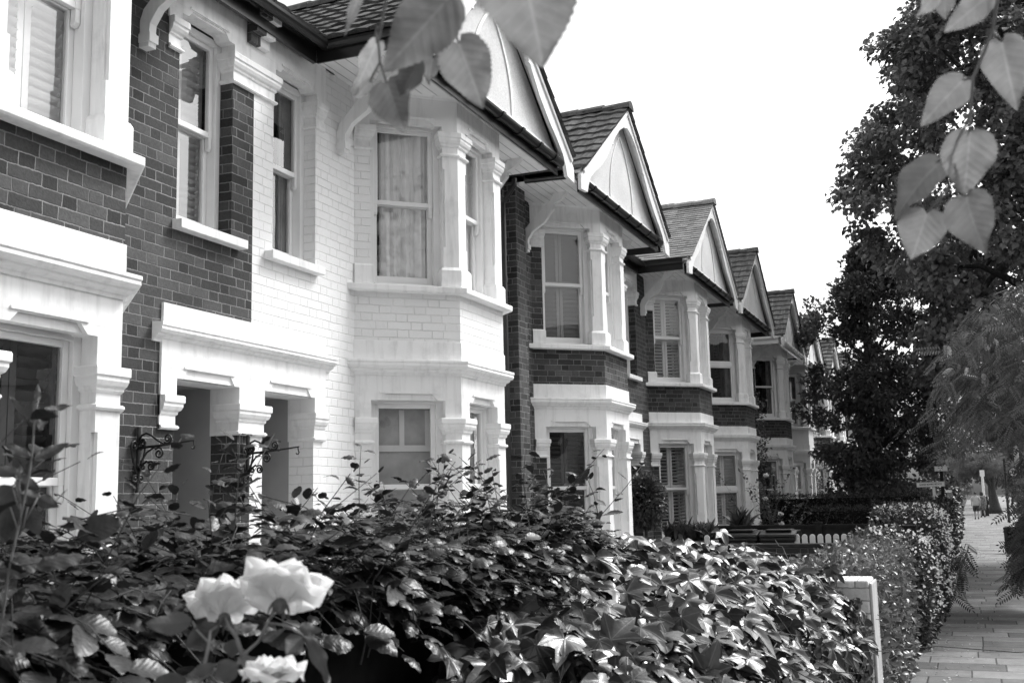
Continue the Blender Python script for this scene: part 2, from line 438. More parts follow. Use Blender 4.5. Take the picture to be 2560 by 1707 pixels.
L_SMALL = grid_leaf(w_oval(.46, .5), 2, 1, .35, .3)
L_ROUND = grid_leaf(w_oval(.85, .42), 3, 1, .25, .5)
L_LANCE = grid_leaf(w_oval(.22, .4), 6, 1, .25, .6)
def ivy_leaf(wav=.05, seed=0):
    r = random.Random(seed)
    # outline in polar form about the stalk joint: lobes at 0, +-50, +-105 degrees
    key = [(0, 1.0), (14, .72), (24, .52), (36, .60), (50, .80), (60, .60), (75, .44), (90, .50), (105, .58), (118, .48), (140, .34), (162, .22)]
    key = [(a, q*(1+r.uniform(-.06, .06))) for a, q in key]
    half = [(math.radians(a), q) for a, q in key]
    ring = [(-a, q) for a, q in reversed(half[1:])] + half
    V = [(0.0, 0.0, 0.0)]; T = []
    for lev in (.5, 1.0):
        for a, q in ring:
            x, y = q*lev*math.cos(a), q*lev*math.sin(a)
            z = -.30*lev*lev*q*q + .10*abs(math.sin(a*3.6/2))*lev + wav*math.sin(a*4+seed)*lev
            V.append((x, y, z))
    n = len(ring)
    for i in range(n-1):
        T.append((0, 1+i, 2+i)); a = 1+i; b = 1+n+i; T += [(a, b, b+1), (a, b+1, a+1)]
    return np.array(V), np.array(T)
IVY = [ivy_leaf(.05, 0), ivy_leaf(-.06, 3), ivy_leaf(.08, 5)]
def frond(npair=9):
    """pinnate leaf: rachis with paired leaflets, unit length"""
    V = []; T = []
    def quad(a, b, w, dz):
        i = len(V); a = np.array(a); b = np.array(b); m = (a+b)/2; d = unit(b-a); s_ = np.array((-d[1], d[0], 0))*w
        V.extend([tuple(a), tuple(m+s_+np.array((0, 0, dz))), tuple(b-np.array((0, 0, .02))), tuple(m-s_+np.array((0, 0, dz)))])
        T.extend([(i, i+1, i+2), (i, i+2, i+3)])
    quad((0, 0, 0), (1, 0, -.12), .006, 0)
    for k in range(npair):
        u = .12+.86*k/npair; z = -.12*u*u; ln = .19*(1-.45*abs(u-.45))
        for sg in (-1, 1): quad((u, 0, z), (u+.07, sg*ln, z-.04), .036, .015)
    quad((.97, 0, -.115), (1.12, 0, -.16), .03, 0)
    return np.array(V), np.array(T)
FROND = frond()
def needle_tuft():
    V = []; T = []
    for k in range(7):
        a = 2*PI*k/7; i = len(V); d = np.array((.8, .5*math.cos(a), .5*math.sin(a))); s_ = np.array((0, -math.sin(a), math.cos(a)))*.02
        V.extend([(0, 0, 0), tuple(d*.6+s_), tuple(d), tuple(d*.6-s_)]); T.extend([(i, i+1, i+2), (i, i+2, i+3)])
    return np.array(V), np.array(T)
TUFT = needle_tuft()
def rand_unit(n):
    v = RNG.normal(size=(n, 3)); return unit(v)

# ------------------------------------------------------------------ the terrace
WALL_Y = 5.24
XB = {1: 4.46, 2: 10.20, 3: 14.86, 4: 20.60, 5: 25.26, 6: 31.0, 7: 35.66, 8: 41.4, 9: 46.06, 10: 51.8, 11: 56.46, 12: 62.2}
CANT = [(-1.251, 0.0), (-.543, .77), (.543, .77), (1.251, 0.0)]
def seg_frame(s, A, B):
    """frame on the bay face from plan point A to B (A on the left, in u): a along, d outward"""
    du, dd = B[0]-A[0], B[1]-A[1]; L = math.hypot(du, dd); t = (du/L, dd/L); n = (-t[1], t[0])
    return (lambda a, d, z: (s*(A[0]+t[0]*a+n[0]*d), -(A[1]+t[1]*a+n[1]*d), z)), L
def wall_frame(s): return lambda a, d, z: (s*a, -d, z)
CAP = [(-.02, .245), (.050, .245), (.055, .235), (.055, .195), (.045, .185), (.045, .165), (.034, .140), (.018, .128), (.018, .112), (.004, .098), (-.02, .098)]
CORN = [(-.06, .150), (.100, .142), (.102, .118), (.092, .112), (.096, .088), (.082, .066), (.060, .058), (.058, .046), (.040, .032), (.020, .024), (.014, .0), (-.06, .0)]
def cap_at(mb, path, z, k=1.0):
    mb.sweep(path, [(o*k if o > 0 else o, z+h) for o, h in CAP])
    mb.sweep(path, [(-.02, z+.028), (.012, z+.034), (.024, z+.026), (.026, z+.014), (.018, z+.002), (-.02, z-.002)])

def window(parent, fr, a0, a1, z0, z1, style, glaze='sash', depth=.12, seedv=0, name='window'):
    """sash window in an opening of a bay face or wall; everything set back by depth"""
    M = MAT; r = random.Random(seedv)
    mb = MB(fr); d1 = -depth; st = .062; zm = z0+(z1-z0)*.51
    if glaze == 'sash':
        mb.box(a0, a0+st, d1-.10, d1, z0, z1); mb.box(a1-st, a1, d1-.10, d1, z0, z1)
        mb.box(a0+st, a1-st, d1-.10, d1-.003, z1-.055, z1); mb.box(a0+st, a1-st, d1-.10, d1+.02, z0, z0+.035)
        si = a0+st; so = a1-st; w = .045
        # upper sash (in front), lower sash behind
        for (zz0, zz1, dd, bot, top) in ((zm-.02, z1-.055, d1-.030, .045, .04), (z0+.035, zm+.02, d1-.075, .085, .045)):
            mb.box(si, si+w, dd-.04, dd, zz0, zz1); mb.box(so-w, so, dd-.04, dd, zz0, zz1)
            mb.box(si+w, so-w, dd-.04, dd-.002, zz0, zz0+bot); mb.box(si+w, so-w, dd-.04, dd-.002, zz1-top, zz1)
        for e in (si, so-w):      # sash horns under the meeting rail
            mb.prism([(d1-.030, zm-.02), (d1-.030, zm-.10), (d1-.045, zm-.125), (d1-.07, zm-.125), (d1-.07, zm-.02)], e+.004, e+w-.004, 'a')
        panes = ((si+w-.004, so-w+.004, zm+.02, z1-.09, d1-.05), (si+w-.004, so-w+.004, z0+.115, zm-.02, d1-.095))
    else:
        w = .075
        mb.box(a0, a0+w, d1-.07, d1, z0, z1); mb.box(a1-w, a1, d1-.07, d1, z0, z1)
        for q0, q1 in ((z0, z0+w), (zm-.045, zm+.045), (z1-w, z1)): mb.box(a0+w, a1-w, d1-.07, d1-.002, q0, q1)
        for q0, q1 in ((z0+w, zm-.045), (zm+.045, z1-w)):
            mb.box(a0+w, a0+w+.03, d1-.06, d1-.014, q0, q1); mb.box(a1-w-.03, a1-w, d1-.06, d1-.014, q0, q1)
            mb.box(a0+w+.03, a1-w-.03, d1-.06, d1-.016, q0, q0+.03); mb.box(a0+w+.03, a1-w-.03, d1-.06, d1-.016, q1-.03, q1)
        panes = ((a0+w+.026, a1-w-.026, zm+.07, z1-w-.026, d1-.035), (a0+w+.026, a1-w-.026, z0+w+.026, zm-.07, d1-.035))
    win = mb.build(name, M['frame'], parent, bevel=.004)
    g = MB(fr)
    for p0, p1, q0, q1, d in panes:
        i = [g.p(p0, d, q0), g.p(p1, d, q0), g.p(p1, d, q1), g.p(p0, d, q1)]; g.face(i)
    g.build('pane', M['glass'], win)
    b0, b1, di = a0+.02, a1-.02, d1-.165
    if style == 'net':
        di = d1-.172; c = MB(fr); ncol = 46; A = []
        e = b0+(b1-b0)*.80
        for zz in (z0+.06, z1-.03):
            A.append([c.p(b0+(e-b0)*i/ncol, di+.005+.034*math.sin(i*1.15+math.sin(i*.7)*1.5)+.012*math.sin(i*.8), zz) for i in range(ncol+1)])
        for i in range(ncol): c.face((A[0][i], A[0][i+1], A[1][i+1], A[1][i]))
        c.build('net_curtain', M['net'], win, smooth=True)
    elif style == 'drapes':
        c = MB(fr)
        for (e0, e1) in ((b0, b0+(b1-b0)*.26), (b1-(b1-b0)*.22, b1)):
            A = []; n = 18
            for zz in (z0+.04, z1-.03): A.append([c.p(e0+(e1-e0)*i/n, di+.03*math.sin(i*1.55), zz) for i in range(n+1)])
            for i in range(n): c.face((A[0][i], A[0][i+1], A[1][i+1], A[1][i]))
        c.build('curtain', M['curtain'], win, smooth=True)
    elif style in ('shutter', 'shutter_dark', 'shutter_open', 'shutter_half', 'shutter_mid'):
        c = MB(fr); k = 2 if b1-b0 > .55 else 1; pw = (b1-b0)/k
        top = z1-.03 if style != 'shutter_half' else zm
        for q in range(k):
            e0, e1 = b0+pw*q+.004, b0+pw*(q+1)-.004; s_ = .045
            for (y0, y1) in (((z0+.06, zm), (zm+.006, top)) if top > zm+.01 else ((z0+.06, top),)):
                c.box(e0, e0+s_, di-.03, di, y0, y1); c.box(e1-s_, e1, di-.03, di, y0, y1)
                c.box(e0+s_, e1-s_, di-.03, di-.001, y0, y0+.07); c.box(e0+s_, e1-s_, di-.03, di-.001, y1-.06, y1)
                n = max(2, int((y1-y0-.13)/.058)); gp = (y1-y0-.13)/n
                tilt = .026 if style == 'shutter_open' else .020
                for i in range(n):
                    zc = y0+.07+gp*(i+.5); hh = gp*.42 if style != 'shutter_open' else gp*.30
                    c.prism([(di-.015-tilt, zc-hh), (di-.015+tilt, zc+hh-.006), (di-.015+tilt+.006, zc+hh), (di-.015-tilt+.006, zc-hh+.006)], e0+s_, e1-s_, 'a')
        c.build('shutter', M['shutter_grey' if style == 'shutter_dark' else 'shutter_mid' if style == 'shutter_mid' else 'shutter'], win)
    elif style == 'film':
        c = MB(fr); c.box(b0, b1, di-.01, di, z0+.06, z1-.03); c.build('blind', M['film'], win)
        c = MB(fr); 
        for q in (.12, .5, .88): c.box(b0+(b1-b0)*q-.025, b0+(b1-b0)*q+.025, di+.002, di+.012, z1-.45, z1-.1)
        c.box(b0+.03, b1-.03, di+.013, di+.02, z1-.50, z1-.44); c.box(b0+.03, b1-.03, di+.013, di+.02, z0+.12, z0+.16)
        c.build('blind_frame', M['shutter'], win)
    elif style == 'blind':
        c = MB(fr); n = int((z1-z0)*.95/.055)
        for i in range(n):
            zc = z1-.06-.055*i; c.prism([(di-.018, zc-.010), (di+.018, zc+.010), (di+.018, zc+.013), (di-.018, zc-.007)], b0, b1, 'a')
        c.build('blind', M['shutter'], win)
    elif style == 'roller':
        c = MB(fr); c.box(b0, b1, di-.006, di, zm+.12, z1-.02); c.build('blind', M['shutter'], win)
    return win

def tiled_slope(mb, fr, L, W, course=.285, col=.225, amp=.020, step=.030, clipL=None, seedv=0):
    """rows of tiles; fr(a along eaves, d off the slope, z up the slope)"""
    r = random.Random(seedv); rows = int(math.ceil(W/course)); sub = 6 if amp > .008 else 1
    cols = int(math.ceil(L/col))
    for i in range(rows):
        v0 = i*course; v1 = min(W, v0+course*1.12)
        for c in range(cols):
            a0 = c*col; a1 = min(L, a0+col); j = r.uniform(-.004, .006); jv = r.uniform(-.008, .008)
            lo = []; hi = []; bt = []
            for k in range(sub+1):
                a = a0+(a1-a0)*k/sub; ph = k/sub
                h = amp*(.5-.5*math.cos(2*PI*ph))
                lo.append(mb.p2(fr, a, step+h+j, v0+jv)); hi.append(mb.p2(fr, a, h*.8+.002, v1)); bt.append(mb.p2(fr, a, -.004, v0+jv))
            for k in range(sub):
                mb.face((lo[k], lo[k+1], hi[k+1], hi[k])); mb.face((bt[k], bt[k+1], lo[k+1], lo[k]))
def _p2(s, fr, a, d, z): s.v.append(fr(a, d, z)); return len(s.v)-1
MB.p2 = _p2

RIDGE_Z, EAVE_U, EAVE_Z = 7.40, 2.12, 5.92
def house(n, s, label, wall, trim='white', tile='tile', plain_tile=False, style=None, glaze='sash', small='drapes', soffit='soffit', panel='panel', lod=0, trim_low=None):
    M = MAT; X = XB[n]; style = style or {}
    root = thing('terraced_house', label, 'house', (X, WALL_Y, 0), 'houses of the terrace')
    W = wall_frame(s); BR = M[wall]; TR = M[trim]; TL = M[trim_low or trim]
    UP = 2.87; UN = -2.33          # party lines: porch side, neighbour-bay side
    paint = wall != 'brick' and wall != 'brick2'
    # --- flat front wall with its openings
    mb = MB(W)
    us = [1.20, 1.95, 2.587, 2.705, UP]
    us = [1.20, 1.93, 1.95, 2.587, 2.705, UP]; zs = [0, 2.74, 3.90, 5.55, 5.95]
    for i in range(len(us)-1):
        for j in range(len(zs)-1):
            uc = (us[i]+us[i+1])/2; zc = (zs[j]+zs[j+1])/2
            if 1.95 < uc < 2.705 and zc < 2.74: continue
            if 1.93 < uc < 2.587 and 3.90 < zc < 5.55: continue
            mb.box(us[i], us[i+1], -.25, 0, zs[j], zs[j+1])
    off = -.02
    mb.box(UN, -1.20, -.25, off if s < 0 else 0, 0, 5.95)
    if s > 0: mb.box(-2.13, -1.80, -.002, .15, 0, 5.85)
    mb.build('front_wall', BR, root)
    # inner shell that keeps the rooms dark
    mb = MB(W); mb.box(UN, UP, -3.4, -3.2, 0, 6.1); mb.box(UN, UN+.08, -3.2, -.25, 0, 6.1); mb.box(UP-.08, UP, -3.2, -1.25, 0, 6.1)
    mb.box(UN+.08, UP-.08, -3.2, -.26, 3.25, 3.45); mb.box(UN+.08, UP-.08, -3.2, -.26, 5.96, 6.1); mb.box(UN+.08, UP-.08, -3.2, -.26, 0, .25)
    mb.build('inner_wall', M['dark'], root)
    # --- the bay: plinth, spandrel, frieze
    mb = MB(W); mb.sweep(CANT, [(0, 0), (0, 1.035), (-.2, 1.035), (-.2, 0)], ('wall', 'wall'))
    mb.build('bay_plinth', BR, root)
    mb = MB(W); mb.sweep(CANT, [(0, 3.325), (0, 3.80), (-.2, 3.80), (-.2, 3.325)], ('wall', 'wall'))
    mb.build('bay_wall', BR if trim_low is None else M[trim_low], root)
    mb = MB(W); mb.sweep(CANT, [(.012, 3.14), (.012, 3.335), (-.19, 3.335), (-.19, 3.14)], ('wall', 'wall'))
    mb.sweep(CANT, [(o, 3.005+h) for o, h in CORN], ('wall', 'wall'))
    mb.build('cornice', TL, root, bevel=.003)
    # friezes above the window heads with their cut corners
    for (zh, zt, nm, mt) in ((2.77, 3.02, 'lower_frieze', TL), (5.50, 5.86, 'upper_frieze', TR)):
        mb = MB(W); mb.sweep(CANT, [(0, zh+.06), (0, zt), (-.2, zt), (-.2, zh+.06)], ('wall', 'wall'))
        for k, (A, B) in enumerate(zip(CANT, CANT[1:])):
            fr, L = seg_frame(s, A, B)
            o0, o1 = ((.166, .886), (.193, .893), (.16, .88))[k]
            m2 = MB(fr)
            for (e, q) in ((o0, 1), (o1, -1)):
                x0 = 0.0 if q > 0 else L
                m2.prism([(x0, zh+.06), (x0, zh), (e+q*.075, zh), (e+q*.135, zh+.06)], -.2, -.001, 'd')
            m2.box(o0+.09, o1-.09, -.10, -.03, zh+.005, zh+.058)
            m2.box(o0+.075, o1-.075, -.022, .010, zh+.066, zh+.082)
            base = len(mb.v); mb.v += m2.v; mb.f += [tuple(i+base for i in f) for f in m2.f]; mb.mi += m2.mi
        if nm == 'upper_frieze':
            mb.sweep(CANT, [(-.02, 5.77), (.012, 5.77), (.02, 5.79), (.045, 5.80), (.05, 5.84), (-.02, 5.84)], ('wall', 'wall'))
        mb.build(nm, mt, root)
    # sill under the upper windows
    mb = MB(W); mb.sweep(CANT, [(-.2, 3.80), (.085, 3.80), (.098, 3.81), (.098, 3.862), (-.0, 3.878), (-.2, 3.878)], ('wall', 'wall'))
    mb.build('window_sill', TR, root, bevel=.004)
    mb = MB(W); mb.sweep(CANT, [(-.2, 1.036), (.05, 1.036), (.05, 1.075), (-.0, 1.085), (-.2, 1.085)], ('wall', 'wall'))
    mb.build('window_sill', TL, root, bevel=.004)
    # pilasters at the two bay corners on each floor
    def along(A, B, t): L = math.hypot(B[0]-A[0], B[1]-A[1]); return (A[0]+(B[0]-A[0])*t/L, A[1]+(B[1]-A[1])*t/L)
    def inset(P, A, B, dpt):
        L = math.hypot(B[0]-A[0], B[1]-A[1]); nx, ny = -(B[1]-A[1])/L, (B[0]-A[0])/L; return (P[0]-nx*dpt, P[1]-ny*dpt)
    Lc = 1.046
    for (z0, z1, zc, mt) in ((1.085, 2.77, 2.358, TL), (3.878, 5.50, 5.192, TR)):
        for side in (-1, 1):
            if side < 0: A, K, B = CANT[0], CANT[1], CANT[2]; pa = along(K, A, .16); pb = along(K, B, .193); sg = ((A, K), (K, B))
            else: A, K, B = CANT[1], CANT[2], CANT[3]; pa = along(K, A, .193); pb = along(K, B, .16); sg = ((A, K), (K, B))
            mb = MB(W)
            def shaft(q0, q1, cut):
                a = along(pa, K, cut); b = along(pb, K, cut)
                mb.sweep([a, K, b], [(0, q0), (0, q1), (-.2, q1), (-.2, q0)])
                if cut:
                    mb.sweep([pa, K, pb], [(-.028, q0), (-.028, q1), (-.2, q1), (-.2, q0)])
            zlo = z0+.40; zhi = zc-.125
            shaft(z0, zlo, 0); shaft(zlo, zhi, .022); shaft(zhi, z1, 0)
            loop = [inset(pa, *sg[0], .19), pa, K, pb, inset(pb, *sg[1], .19)]
            cap_at(mb, loop, zc)
            mb.sweep(loop, [(-.02, z0), (.030, z0), (.030, z0+.165), (.012, z0+.195), (-.02, z0+.205)])
            mb.build('pilaster', mt, root)
            # pier where the bay meets the wall
            if side < 0: Wp = CANT[0]; e = along(Wp, K, .16); lp = [Wp, e, inset(e, Wp, K, .19)]
            else: Wp = CANT[3]; e = along(Wp, K, .16); lp = [inset(e, K, Wp, .19), e, Wp]
            mb = MB(W); path = [Wp, e] if side < 0 else [e, Wp]
            mb.sweep(path, [(0, z0), (0, zc), (-.2, zc), (-.2, z0)]); mb.build('pier', BR if not trim_low else TL, root)
            mb = MB(W); mb.sweep(path, [(.002, zc), (.002, z1), (-.2, z1), (-.2, zc)]); cap_at(mb, lp, zc, .9)
            mb.build('pier_capital', mt, root)
            if z0 > 3:
                mb = MB(W); mb.sweep(lp, [(-.02, z0), (.026, z0), (.026, z0+.17), (.014, z0+.19), (-.02, z0+.195)]); mb.build('pier_base', mt, root)
    # windows of the bay
    k = 0
    for (z0, z1, fl) in ((1.085, 2.80, 'g'), (3.878, 5.53, 'u')):
        for (A, B), (o0, o1) in zip(zip(CANT, CANT[1:]), ((.16, .886), (.193, .893), (.16, .886))):
            fr, L = seg_frame(s, A, B); k += 1
            st = style.get(fl, 'shutter'); gz = glaze
            window(root, fr, o0, o1, z0, z1, st, gz, .115, n*31+k)
    # --- small window over the porch
    if lod < 2:
        fr = lambda a, d, z: (s*a, -d, z)
        window(root, fr, 1.93, 2.587, 3.90, 5.53, small, glaze, .12, n*31+17)
        mb = MB(W); mb.box(1.89, 2.70, -.12, .085, 3.825, 3.895); mb.build('window_sill', TR, root, bevel=.005)
        mb = MB(W); mb.box(1.79, UP, -.01, .018, 5.56, 5.90)
        mb.prism([(1.79, 5.56), (1.79, 5.42), (1.934, 5.42), (1.934, 5.50), (2.005, 5.50), (2.06, 5.56)], -.118, .017, 'd')
        mb.prism([(UP, 5.56), (UP, 5.42), (2.583, 5.42), (2.583, 5.50), (2.512, 5.50), (2.457, 5.56)], -.118, .017, 'd')
        mb.box(2.02, 2.50, -.012, .030, 5.566, 5.582); mb.box(1.936, 2.581, -.117, .006, 5.543, 5.562)
        cap_at(mb, [(1.80, .0), (1.93, .0), (1.93, -.13)], 5.182); cap_at(mb, [(2.587, -.13), (2.587, .0), (UP, .0)], 5.182)
        mb.box(1.80, 1.9335, -.118, .006, 5.18, 5.42); mb.box(2.5835, UP, -.118, .006, 5.18, 5.42)
        mb.sweep([(1.62, 0), (UP, 0)], [(-.02, 5.80), (.02, 5.80), (.035, 5.83), (.05, 5.87), (.085, 5.90), (.10, 5.95), (-.02, 5.95)])
        mb.build('window_head', TR, root)
    if s > 0 or n == 2:
        mb = MB(W)
        for (z0, z1, o) in ((5.585, 5.67, .06), (5.67, 5.79, .12), (5.79, 5.93, .18)): mb.box(2.74, UP, .018, o, z0, z1)
        mb.build('corbel', BR, root)
    # --- porch
    mb = MB(W)
    mb.box(1.785, UP, -.10, .02, 2.80, 3.02)
    mb.prism([(1.785, 2.80), (1.785, 2.60), (1.955, 2.60), (1.955, 2.732), (2.02, 2.732), (2.07, 2.80)], -.26, .019, 'd')
    mb.prism([(UP, 2.80), (UP, 2.60), (2.700, 2.60), (2.700, 2.732), (2.635, 2.732), (2.585, 2.80)], -.26, .019, 'd')
    mb.box(2.0, 2.65, -.02, .006, 2.736, 2.802); mb.box(2.03, 2.63, .012, .030, 2.806, 2.822)
    mb.sweep([(1.70, 0), (UP, 0)], [(o*.95 if o > 0 else -.01, 2.975+h*.92) for o, h in CORN])
    mb.box(1.795, UP, -.01, .022, 3.112, 3.262)
    mb.box(1.785, 1.954, -.26, .012, 2.36, 2.60); mb.box(2.701, UP, -.26, .012, 2.36, 2.60); mb.box(1.956, 2.699, -.26, -.03, 2.728, 2.7385)
    cap_at(mb, [(1.785, .005), (1.95, .005), (1.95, -.2)], 2.358); cap_at(mb, [(2.705, -.2), (2.705, .005), (UP, .005)], 2.358)
    mb.build('porch_hood', TR, root)
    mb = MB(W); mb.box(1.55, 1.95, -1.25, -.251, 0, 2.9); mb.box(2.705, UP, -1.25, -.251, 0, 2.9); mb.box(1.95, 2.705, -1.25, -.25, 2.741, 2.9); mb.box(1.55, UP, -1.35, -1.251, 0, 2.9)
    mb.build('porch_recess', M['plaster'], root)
    mb = MB(W); mb.box(1.99, 2.68, -1.249, -1.20, .1, 2.15)
    for q in (2.05, 2.36): 
        for z in (.3, 1.2): mb.box(q, q+.25, -1.20, -1.185, z, z+.75)
    dr = mb.build('door', M['door'], root, bevel=.006)
    # --- roofs
    sl = math.atan2(RIDGE_Z-EAVE_Z, EAVE_U); cs, sn = math.cos(sl), math.sin(sl); Wd = EAVE_U/cs
    mb = MB(); front = 1.115; depth = 3.6
    for q in (-1, 1):
        def fr(a, d, z, q=q): return (q*(EAVE_U-z*cs)+q*d*sn, -(front-a), EAVE_Z+z*sn+d*cs)
        if lod < 2:
            tiled_slope(mb, fr, depth if lod == 0 else 2.9, Wd+.02, .10 if plain_tile else .285, .165 if plain_tile else .225, 0.002 if plain_tile else .013, .014 if plain_tile else .026, seedv=n*7+q)
        else: tiled_slope(mb, fr, 2.9, Wd+.02, .285, .45, .02, .03, seedv=n)
        # underlay so nothing shows through
        i = [mb.p2(fr, 0, -.006, 0), mb.p2(fr, depth, -.006, 0), mb.p2(fr, depth, -.006, Wd), mb.p2(fr, 0, -.006, Wd)]; mb.face(i)
    # main roof behind
    ms = math.radians(38)
    def fm(a, d, z): return (UN*s+ (a if s > 0 else a-(UP-UN)) if s > 0 else -UP+a, -.20+z*math.cos(ms)-d*math.sin(ms), 5.93+z*math.sin(ms)+d*math.cos(ms))
    if lod < 2: tiled_slope(mb, fm, UP-UN, 4.2, .10 if plain_tile else .285, .165 if plain_tile else .225, .002 if plain_tile else .013, .014 if plain_tile else .026, seedv=n)
    i = [mb.p2(fm, 0, -.006, -.05), mb.p2(fm, UP-UN, -.006, -.05), mb.p2(fm, UP-UN, -.006, 4.4), mb.p2(fm, 0, -.006, 4.4)]; mb.face(i)
    i = [mb.p(-2.3 if s > 0 else -UP, 3.3, 8.6), mb.p(UP if s > 0 else 2.3, 3.3, 8.6), mb.p(UP if s > 0 else 2.3, 3.3, 5.9), mb.p(-2.3 if s > 0 else -UP, 3.3, 5.9)]; mb.face(i)
    roof = mb.build('roof', M[tile], root)
    mb = MB(); nr = 8 if lod < 2 else 1; rr = random.Random(n)
    for q in range(nr):
        y0 = -front-.02+q*.40; pts = []
        prof = [(-.13, -.055), (-.115, .0), (-.06, .05), (0, .068), (.06, .05), (.115, .0), (.13, -.055)]
        j = rr.uniform(-.006, .01)
        a = [mb.p(x, y0, RIDGE_Z+z+j+.012) for x, z in prof]; b = [mb.p(x*.96, y0+.405, RIDGE_Z+z*.96+j) for x, z in prof]
        for k2 in range(len(prof)-1): mb.face((a[k2], a[k2+1], b[k2+1], b[k2]))
        mb.face(a)
    mb.build('ridge_tile', M[tile], roof)
    # gable panel, battens, ledge
    mb = MB(W); mb.prism([(-1.98, 5.86), (1.98, 5.86), (0, 7.30)], .80, .93, 'd')
    mb.build('gable_panel', M[panel], root)
    mb = MB(W)
    def arc(u0, zb, zt, k):
        P = []
        for i in range(13):
            t = i/12; P.append((u0*(1-t**2.4), zb+(zt-zb)*t))
        return P
    rib = .055 if n == 2 else .016
    if lod < 2:
        for sg in (-1, 1):
            o = arc(sg*.56, 5.93, 6.98, 0); i2 = [(u-sg*rib*(1-.2*t), z-.01) for t, (u, z) in zip([k/12 for k in range(13)], o)]
            mb.strip(o, i2, .93, .945)
    mb.box(-1.95, 1.95, .92, .955, 5.84, 5.925)
    mb.build('gable_batten', M['barge'], root)
    # bargeboards: pointed arch cut out of a raking board, with turned-down feet
    outer = [(0, 7.335), (.30, 7.125), (.60, 6.915), (.95, 6.67), (1.25, 6.46), (1.55, 6.25), (1.85, 6.04), (2.08, 5.88), (2.19, 5.80), (2.20, 5.72), (2.20, 5.615)]
    inner = [(0, 7.075), (.20, 7.03), (.40, 6.93), (.64, 6.745), (.82, 6.575), (1.07, 6.335), (1.35, 6.14), (1.62, 5.99), (1.80, 5.87), (1.90, 5.74), (1.945, 5.635)]
    mb = MB(W)
    for sg in (-1, 1): mb.strip([(sg*u, z) for u, z in outer], [(sg*u, z) for u, z in inner], 1.02, 1.065)
    for sg in (-1, 1):
        mb.prism([(sg*.72, 6.62), (sg*.80, 6.66), (sg*.84, 6.595)], 1.015, 1.068, 'd')
        # raised fillet under the verge
        mb.prism([(0, 7.345), (0, 7.285), (sg*2.09, 5.845), (sg*2.12, 5.885)], 1.066, 1.085, 'd')
        # underside of the verge
        mb.prism([(0, 7.33), (0, 7.30), (sg*2.10, 5.855), (sg*2.12, 5.885)], .935, 1.02, 'd')
    mb.build('bargeboard', M['barge'], root, bevel=.003)
    # soffit and eaves fascia
    mb = MB(W); mb.box(-2.10, 2.10, 0.0, .92, 5.80, 5.84); mb.build('soffit', M[soffit], root)
    mb = MB(W); mb.box(-1.94, 1.94, .921, .945, 5.66, 5.838)
    pr = [(.06*math.cos(a), .06*math.sin(a)) for a in [PI+PI*i/8 for i in range(9)]] + [(.052, 0), (.04, -.012), (-.04, -.012), (-.052, 0)]
    def gutter(P, z):
        mb.sweep(P, [(o, z+h) for o, h in pr])
    mb.sweep([(-1.95, 1.0), (1.95, 1.0)], [(o, 5.80+h) for o, h in pr])
    for u in ([-1.6, -1.1, -.55, 0, .55, 1.1, 1.6] if lod < 2 else []): mb.sweep([(u-.035, 1.0), (u+.035, 1.0)], [(o*1.22, 5.80+h*1.22) for o, h in pr])
    # side and wall gutter on the porch side
    mb.sweep([(2.14, .95), (2.14, .24), (UP, .24)], [(o, 5.86+h) for o, h in pr])
    mb.box(2.115, 2.135, .14, .94, 5.70, 5.89); mb.box(2.136, UP, .10, .14, 5.70, 5.90)
    mb.box(2.02, 2.114, .0, .90, 5.845, 5.90)
    mb.sweep([(-2.14, .10), (-2.14, .95)] if False else [(-2.16, .3), (-2.10, .95)], [(o*.8, 5.84+h*.8) for o, h in pr])
    gm = 'black' if n != 6 else 'frame'
    mb.build('gutter', M[gm], root)
    # S-shaped brackets that carry the gable
    up = [(0, 5.17), (.0, 5.26), (.03, 5.34), (.13, 5.445), (.285, 5.595), (.43, 5.715), (.465, 5.79), (.52, 5.84), (.573, 5.85), (.80, 5.85)]
    lo = [(.085, 5.17), (.09, 5.225), (.158, 5.325), (.323, 5.425), (.39, 5.515), (.462, 5.60), (.462, 5.655), (.567, 5.705), (.656, 5.80), (.80, 5.845)]
    for sg in (-1, 1):
        mb = MB(W); e = 0.0; u0 = sg*1.53-.035; u1 = sg*1.53+.035
        for i in range(len(up)-1):
            if e and i < 2 and False: continue
            mb.prism([(up[i][0]+e*(1-up[i][0]), up[i][1]), (up[i+1][0]+e*(1-up[i+1][0]), up[i+1][1]), (lo[i+1][0]+e*(1-lo[i+1][0]), lo[i+1][1]), (lo[i][0]+e*(1-lo[i][0]), lo[i][1])], u0, u1, 'a')
        mb.box(u0-.012, u1+.012, e, .10+e, 5.09, 5.155); mb.box(u0-.004, u1+.004, e, .085+e, 5.055, 5.09); mb.box(u0-.002, u1+.002, e, .088+e, 5.155, 5.17)
        mb.build('eaves_bracket', M['barge'], root)
    if s < 0:
        mb = MB(W); mb.tube([(-2.26, .09, 0.05), (-2.26, .09, 5.5), (-2.26, .25, 5.72), (-2.26, .25, 5.80)], .036, 8)
        for z in (1.2, 2.9, 4.5): mb.tube([(-2.26, .09, z), (-2.26, .09, z+.06)], .046, 8); mb.box(-2.31, -2.21, -.02, .06, z+.01, z+.04)
        mb.build('downpipe', M['black'], root)
    return root

